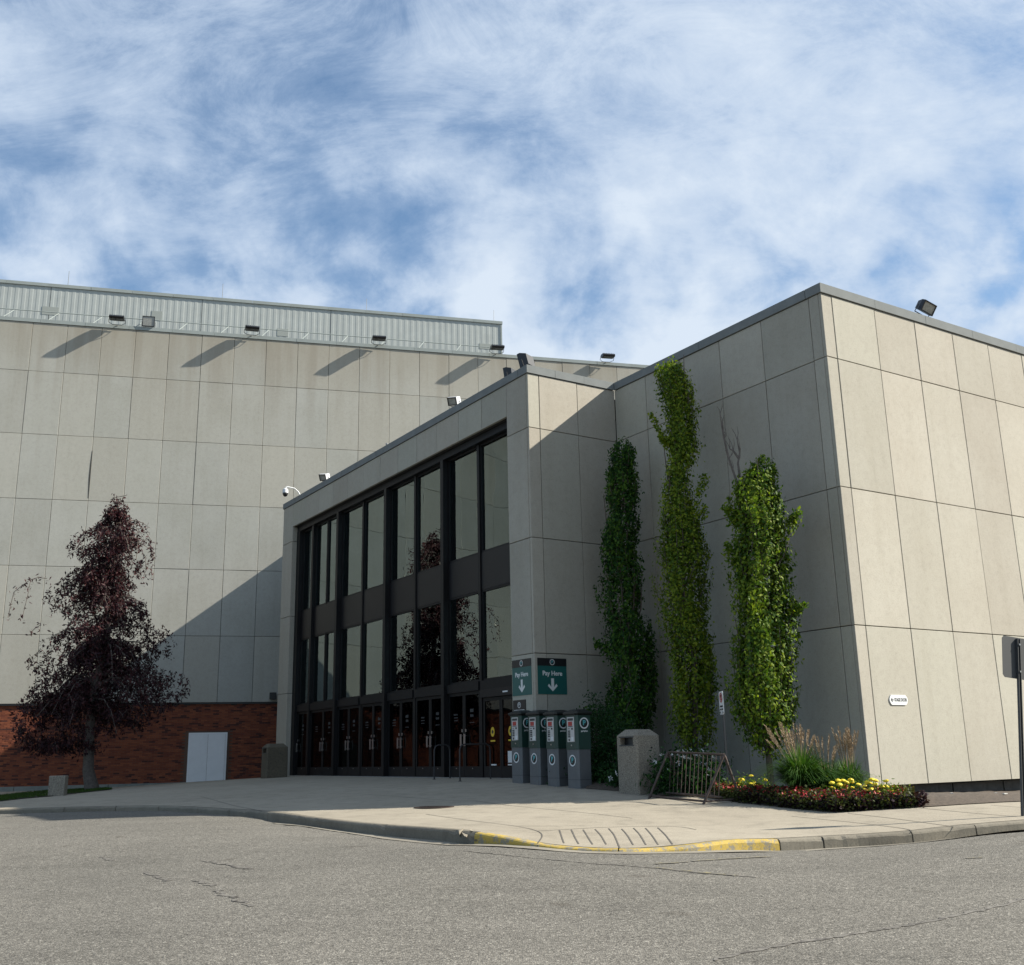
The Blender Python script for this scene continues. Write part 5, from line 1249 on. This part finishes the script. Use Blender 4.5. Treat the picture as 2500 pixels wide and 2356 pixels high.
flower_plants(sp_[2:], 'lily_plant', 'flowers', None, ['single low white flowers at the left foot of the concrete bin'], .35, 'leaf_shrub', 'petal_white', .07, 300, 5, .09, .14)

# ---------------- bedding: red begonias over bronze leaves (ground cover)
def on_bed(n, p0, p1, s0, s1):
    a = p0 + RNG.random(n) * (p1 - p0); b = s0 + RNG.random(n) * (s1 - s0); return np.array([bedpt(x, y) for x, y in zip(a, b)])
B = on_bed(4300, 3.2, 10.2, .0, 1.05); P = np.repeat(B, 6, 0) + RNG.normal(0, .035, (4300 * 6, 3)) * (1, 1, 1.3); P[:, 2] += .02 + RNG.random(len(P)) * .12
V_, F_ = leaves(P, RNG.normal(0, 1, (len(P), 3)) * .6 + np.array([0, 0, 1]), .052, aspect=.8)
o = bpy.data.objects.new('begonia_bed', npmesh('begonia_bed', V_, F_, 'leaf_begonia', 3)); COL.objects.link(o); tag(o, 'low band of green and bronze bedding leaves along the pavement', 'bedding plants', kind='stuff')
B = on_bed(560, 4.0, 10.6, .0, .34); P = np.repeat(B, 7, 0) + RNG.normal(0, .035, (560 * 7, 3)); P[:, 2] += .02 + RNG.random(len(P)) * .12
V_, F_ = leaves(P, RNG.normal(0, 1, (len(P), 3)) * .6 + np.array([0, 0, 1]), .06, aspect=.8)
o = bpy.data.objects.new('bronze_edging', npmesh('bronze_edging', V_, F_, 'leaf_bronze', 3)); COL.objects.link(o); tag(o, 'dark bronze leaved edging plants at the front of the bed', 'bedding plants', kind='stuff')
B = on_bed(400, 3.2, 9.9, .1, 1.0); P = np.repeat(B, 7, 0) + RNG.normal(0, .022, (400 * 7, 3)); P[:, 2] += .14 + RNG.random(len(P)) * .05
V_, F_ = leaves(P, RNG.normal(0, 1, (len(P), 3)) + np.array([0, -.3, .6]), .034, aspect=.95)
o = bpy.data.objects.new('red_blossom', npmesh('red_blossom', V_, F_, 'petal_red', 3)); COL.objects.link(o); tag(o, 'scattered small red blossoms over the bedding leaves', 'flowers', kind='stuff')
# marigolds
mg = []; ml = ['yellow marigolds behind the right foot of the bike rack', 'pair of yellow marigolds left of the broad tree trunk', 'yellow marigold clump in front of the ornamental grass', 'yellow marigold clump nearest the bright wall corner', 'small yellow marigolds at the corner of the sunlit wall']
for x, y, t_ in ((1812, 1940, 21.6), (1852, 1944, 21.9), (2062, 1955, 20.0), (2125, 1957, 19.9), (2160, 1960, 19.6)):
    q = ray(x, y) * t_; q[2] = HP(q[0], q[1])[0] + .06; mg.append(q)
for i, (q, lab, k_) in enumerate(zip(mg, ml, (7, 4, 13, 12, 7))):
    flower_plants([q], 'marigold_plant', 'flowers', 'yellow marigold clumps', [lab], .36, 'leaf_mid_green', 'petal_yellow', .048, 420, k_, .05, .15)
# ---------------- ornamental grasses with plumes
def orn_grass(px_, py_, tdist, h, spread, nb, npl, label, ph, tilt=.0, pl='plume'):
    q = ray(px_, py_) * tdist; q[2] = HP(q[0], q[1])[0] + .05; t = empty('ornamental_grass', tuple(q)); tag(t, label, 'grass', 'feather reed grasses in the bed')
    V_ = []; F_ = []; rngn = RNG
    for i in range(nb):
        a = random.uniform(0, 6.283); r0 = random.uniform(0, .14); L_ = h * random.uniform(.6, 1.1); out_ = spread * random.uniform(.25, 1.25) ; w = random.uniform(.007, .013); d = np.array([math.cos(a), math.sin(a), 0]); sd = np.array([-d[1], d[0], 0]); b = d * r0; ns = 5; k0 = len(V_)
        for j in range(ns + 1):
            f_ = j / ns; hz_ = L_ * (1.0 * f_ - .55 * f_ ** 3 * (out_ / spread)); p = b + d * out_ * f_ ** 1.7 + np.array([0, 0, hz_]); ww = w * (1 - f_ ** 2) + .001
            V_ += [p - sd * ww, p + sd * ww]
        for j in range(ns): F_.append((k0 + 2 * j, k0 + 2 * j + 1, k0 + 2 * j + 3, k0 + 2 * j + 2))
    o = bpy.data.objects.new('blade', npmesh('blade', np.array(V_), np.array(F_), 'grass_blade', 4)); COL.objects.link(o); o.parent = t; tag(o, kind='stuff')
    for i in range(npl):
        a = random.uniform(0, 6.283); r_ = spread * random.uniform(.1, .62); d = np.array([math.cos(a), math.sin(a), 0]); top = ph * random.uniform(.78, 1.05); p0 = d * .05; p1 = d * r_ + np.array([tilt, 0, top]); pm_ = p0 * .5 + p1 * .5 + np.array([0, 0, top * .08]) - d * r_ * .12
        mb = MB().tube([p0, pm_, p1], [.004, .003, .002], 4)
        # feathery head: short awns
        dirv = (p1 - pm_) / np.linalg.norm(p1 - pm_)
        for j in range(80):
            f_ = random.random(); c = p1 - dirv * .34 * f_; o_ = np.array([random.gauss(0, 1), random.gauss(0, 1), 0]); o_ /= np.linalg.norm(o_); rr_ = .036 * math.sin(math.pi * min(1, f_ * .9 + .12)) + .004
            e = c + o_ * rr_ + dirv * .045; s_ = np.cross(o_, dirv) * .0055; mb.add([c - s_, c + s_, e], [(0, 1, 2)])
        local('plume', mb, pl, t)
orn_grass(1962, 1952, 20.9, 1.15, .85, 1500, 34, 'larger clump of ornamental grass with tan plumes in front of the broad tree', 1.30, -.16)
orn_grass(2022, 1953, 20.9, .85, .60, 700, 12, 'middle clump of ornamental grass with a few thin plumes', 1.12, .03)
orn_grass(2078, 1948, 21.3, .88, .40, 600, 30, 'smaller clump of ornamental grass with rust plumes by the wall corner', 1.22, .0)

# ---------------- purple leaved tree on the lawn
def purple_tree():
    td = 42.5; q0 = ray(225, 1928) * td; q0[2] = HP(q0[0], q0[1])[0]; t = empty('purple_leaved_tree', tuple(q0)); tag(t, 'purple leaved ornamental tree with a pale trunk before the brick wall', 'tree')
    k = 2.284; C4 = lambda x, y: ray(x / k, 1180 + y / k) * td
    trunk = [(490, 1712), (492, 1600), (498, 1450), (505, 1300), (512, 1180), (545, 1050), (575, 900), (598, 760), (598, 640), (608, 520), (618, 400), (630, 280), (650, 170), (664, 100)]
    TP = [C4(*p) for p in trunk]; TP[0] = q0.copy()
    for i, p in enumerate(TP): TP[i] = p + np.array([.1 * math.sin(i * 1.3), .12 * math.cos(i), 0]) * (i > 3)
    rad = [.26, .20, .17, .155, .14, .12, .105, .09, .078, .064, .05, .036, .022, .01]
    base = q0; mb = MB().tube(TP, rad, 10); mb.v = [tuple(np.array(v) - base) for v in mb.v]; local('trunk', mb, 'bark_pale', t, True)
    out = [(95, 650, 690), (150, 600, 745), (200, 550, 770), (250, 400, 870), (300, 330, 890), (350, 310, 885), (400, 310, 880), (450, 320, 800), (520, 235, 780), (600, 215, 805), (650, 235, 830), (700, 245, 865), (750, 240, 905), (800, 205, 965), (850, 185, 990), (900, 145, 985), (950, 130, 985), (1000, 135, 1015), (1050, 125, 1060), (1100, 120, 1085), (1150, 110, 1095), (1200, 90, 1085), (1235, 10, 1000), (1300, -60, 860), (1350, -60, 720), (1400, -30, 640), (1450, 30, 560), (1500, 60, 420), (1540, 90, 340)]
    oz = np.array([C4((a + b) / 2, y)[2] for y, a, b in out]); ol = np.array([C4(a, y)[0] for y, a, b in out]); orr = np.array([C4(b, y)[0] for y, a, b in out]); o_s = np.argsort(oz); oz, ol, orr = oz[o_s], ol[o_s], orr[o_s]
    yc = q0[1]
    # limbs arch up and out from the trunk, drooping at the tips; sprays of leaves hang from them
    sprays = []; from mathutils import noise as mn
    for i in range(150):
        f_ = random.random() ** 1.35 * .93 + .03; pi_ = 3.0 + f_ * (len(TP) - 4.2); j = int(pi_); p = TP[j] * (1 - (pi_ - j)) + TP[min(j + 1, len(TP) - 1)] * (pi_ - j)
        z = p[2]; a = random.uniform(0, 6.283); hw_l = p[0] - np.interp(z - .3, oz, ol); hw_r = np.interp(z - .3, oz, orr) - p[0]
        hw = hw_l if math.cos(a) < 0 else hw_r; hw = max(.3, hw); rr_ = math.sqrt((math.cos(a) * hw) ** 2 + (math.sin(a) * (hw_l + hw_r) * .45) ** 2) * random.uniform(.55, 1.0)
        d = np.array([math.cos(a) * hw, math.sin(a) * (hw_l + hw_r) * .45, 0]); d /= np.linalg.norm(d)
        rise = random.uniform(.1, .5) * min(1, rr_ / 1.5); drop = random.uniform(.1, 1.5) * min(1.3, rr_ / 1.8)
        Q = [p + d * rr_ * s_ + np.array([0, 0, rise * math.sin(s_ * math.pi * .8) - drop * s_ ** 2.5]) for s_ in (0, .25, .5, .75, 1)]
        lb = MB().tube(Q, [.045 * (1.1 - f_ * .6), .034 * (1.1 - f_ * .6), .024, .014, .006], 5); lb.v = [tuple(np.array(v) - base) for v in lb.v]; local('limb', lb, 'bark_pale', t)
        for s_ in np.arange(.18, 1.02, .085):
            m_ = s_ * 4; j2 = min(3, int(m_)); c = Q[j2] * (1 - (m_ - j2)) + Q[j2 + 1] * (m_ - j2)
            sprays.append(c)
            if random.random() < .75: sprays.append(c)
    for _ in range(2300):         # fill, leaving real gaps
        z = np.interp(random.random() ** 1.7, [0, 1], [oz[0], oz[-1]]); l_, r_ = np.interp(z, oz, ol), np.interp(z, oz, orr); x = random.uniform(l_, r_); dd = (r_ - l_) * .42 * math.sqrt(max(0, 1 - ((x - (l_ + r_) / 2) / ((r_ - l_) / 2 + 1e-6)) ** 2)); y = yc + random.uniform(-dd, dd)
        if mn.noise(Vector((x * .9, y * .9, z * .9))) > (.03 if z > oz[0] + (oz[-1] - oz[0]) * .45 else -.10): sprays.append(np.array([x, y, z]))
    LP = []; LN = []; tw = MB()
    for c in sprays:
        l_, r_ = np.interp(c[2], oz, ol), np.interp(c[2], oz, orr)
        if not (l_ - .25 < c[0] < r_ + .25) or c[2] < oz[0] + .5: continue
        hh = (c[2] - oz[0]) / (oz[-1] - oz[0]); ed = abs(c[0] - (l_ + r_) / 2) / ((r_ - l_) / 2 + .01)
        if hh > .35 and random.random() < .75 * min(1, ed) * min(1, (hh - .35) * 3): continue
        a = random.uniform(0, 6.283); ln = random.uniform(.25, .75); o_ = np.array([math.cos(a), math.sin(a), 0]) * random.uniform(.1, .35); e = c + o_ + np.array([0, 0, -ln * .75])
        if random.random() < .45: tw.tube([c, (c + e) / 2 + o_ * .25, e], [.007, .005, .002], 3, False)
        n = random.randint(10, 17); f_ = np.random.rand(n)[:, None] if False else RNG.random(n)[:, None]
        P_ = c * (1 - f_) + e * f_ + o_ * .5 * (f_ * (1 - f_)) + RNG.normal(0, .065, (n, 3)); LP.append(P_); LN.append(RNG.normal(0, 1, (n, 3)))
    for pts in [[(300, 545), (250, 540), (210, 552), (170, 580), (120, 620), (100, 700), (88, 760)], [(210, 560), (195, 640), (180, 700), (165, 765)], [(760, 240), (810, 255), (850, 300), (880, 350)], [(860, 370), (878, 420), (880, 440)], [(790, 250), (800, 330), (790, 440)], [(872, 480), (878, 545)], [(840, 420), (845, 500), (830, 530)], [(660, 100), (700, 95), (735, 88)], [(270, 800), (240, 815), (215, 840)]]:
        Q = [C4(*p) + np.array([0, -.6, 0]) for p in pts]; tw.tube(Q, [.012] * len(Q), 4, False)
        Qc, _ = catmull(Q, .08); n = len(Qc) * 4; ii = RNG.integers(0, len(Qc), n); LP.append(Qc[ii] + RNG.normal(0, .075, (n, 3)) - np.array([0, 0, .05])); LN.append(RNG.normal(0, 1, (n, 3)))
    tw.v = [tuple(np.array(v) - base) for v in tw.v]; tag(local('twig', tw, 'bark_pale', t), kind='stuff')
    leaf_obj('crown', np.concatenate(LP), np.concatenate(LN), .135, 'leaf_purple', t, tuple(base), aspect=.40, jitter=.2)
purple_tree()
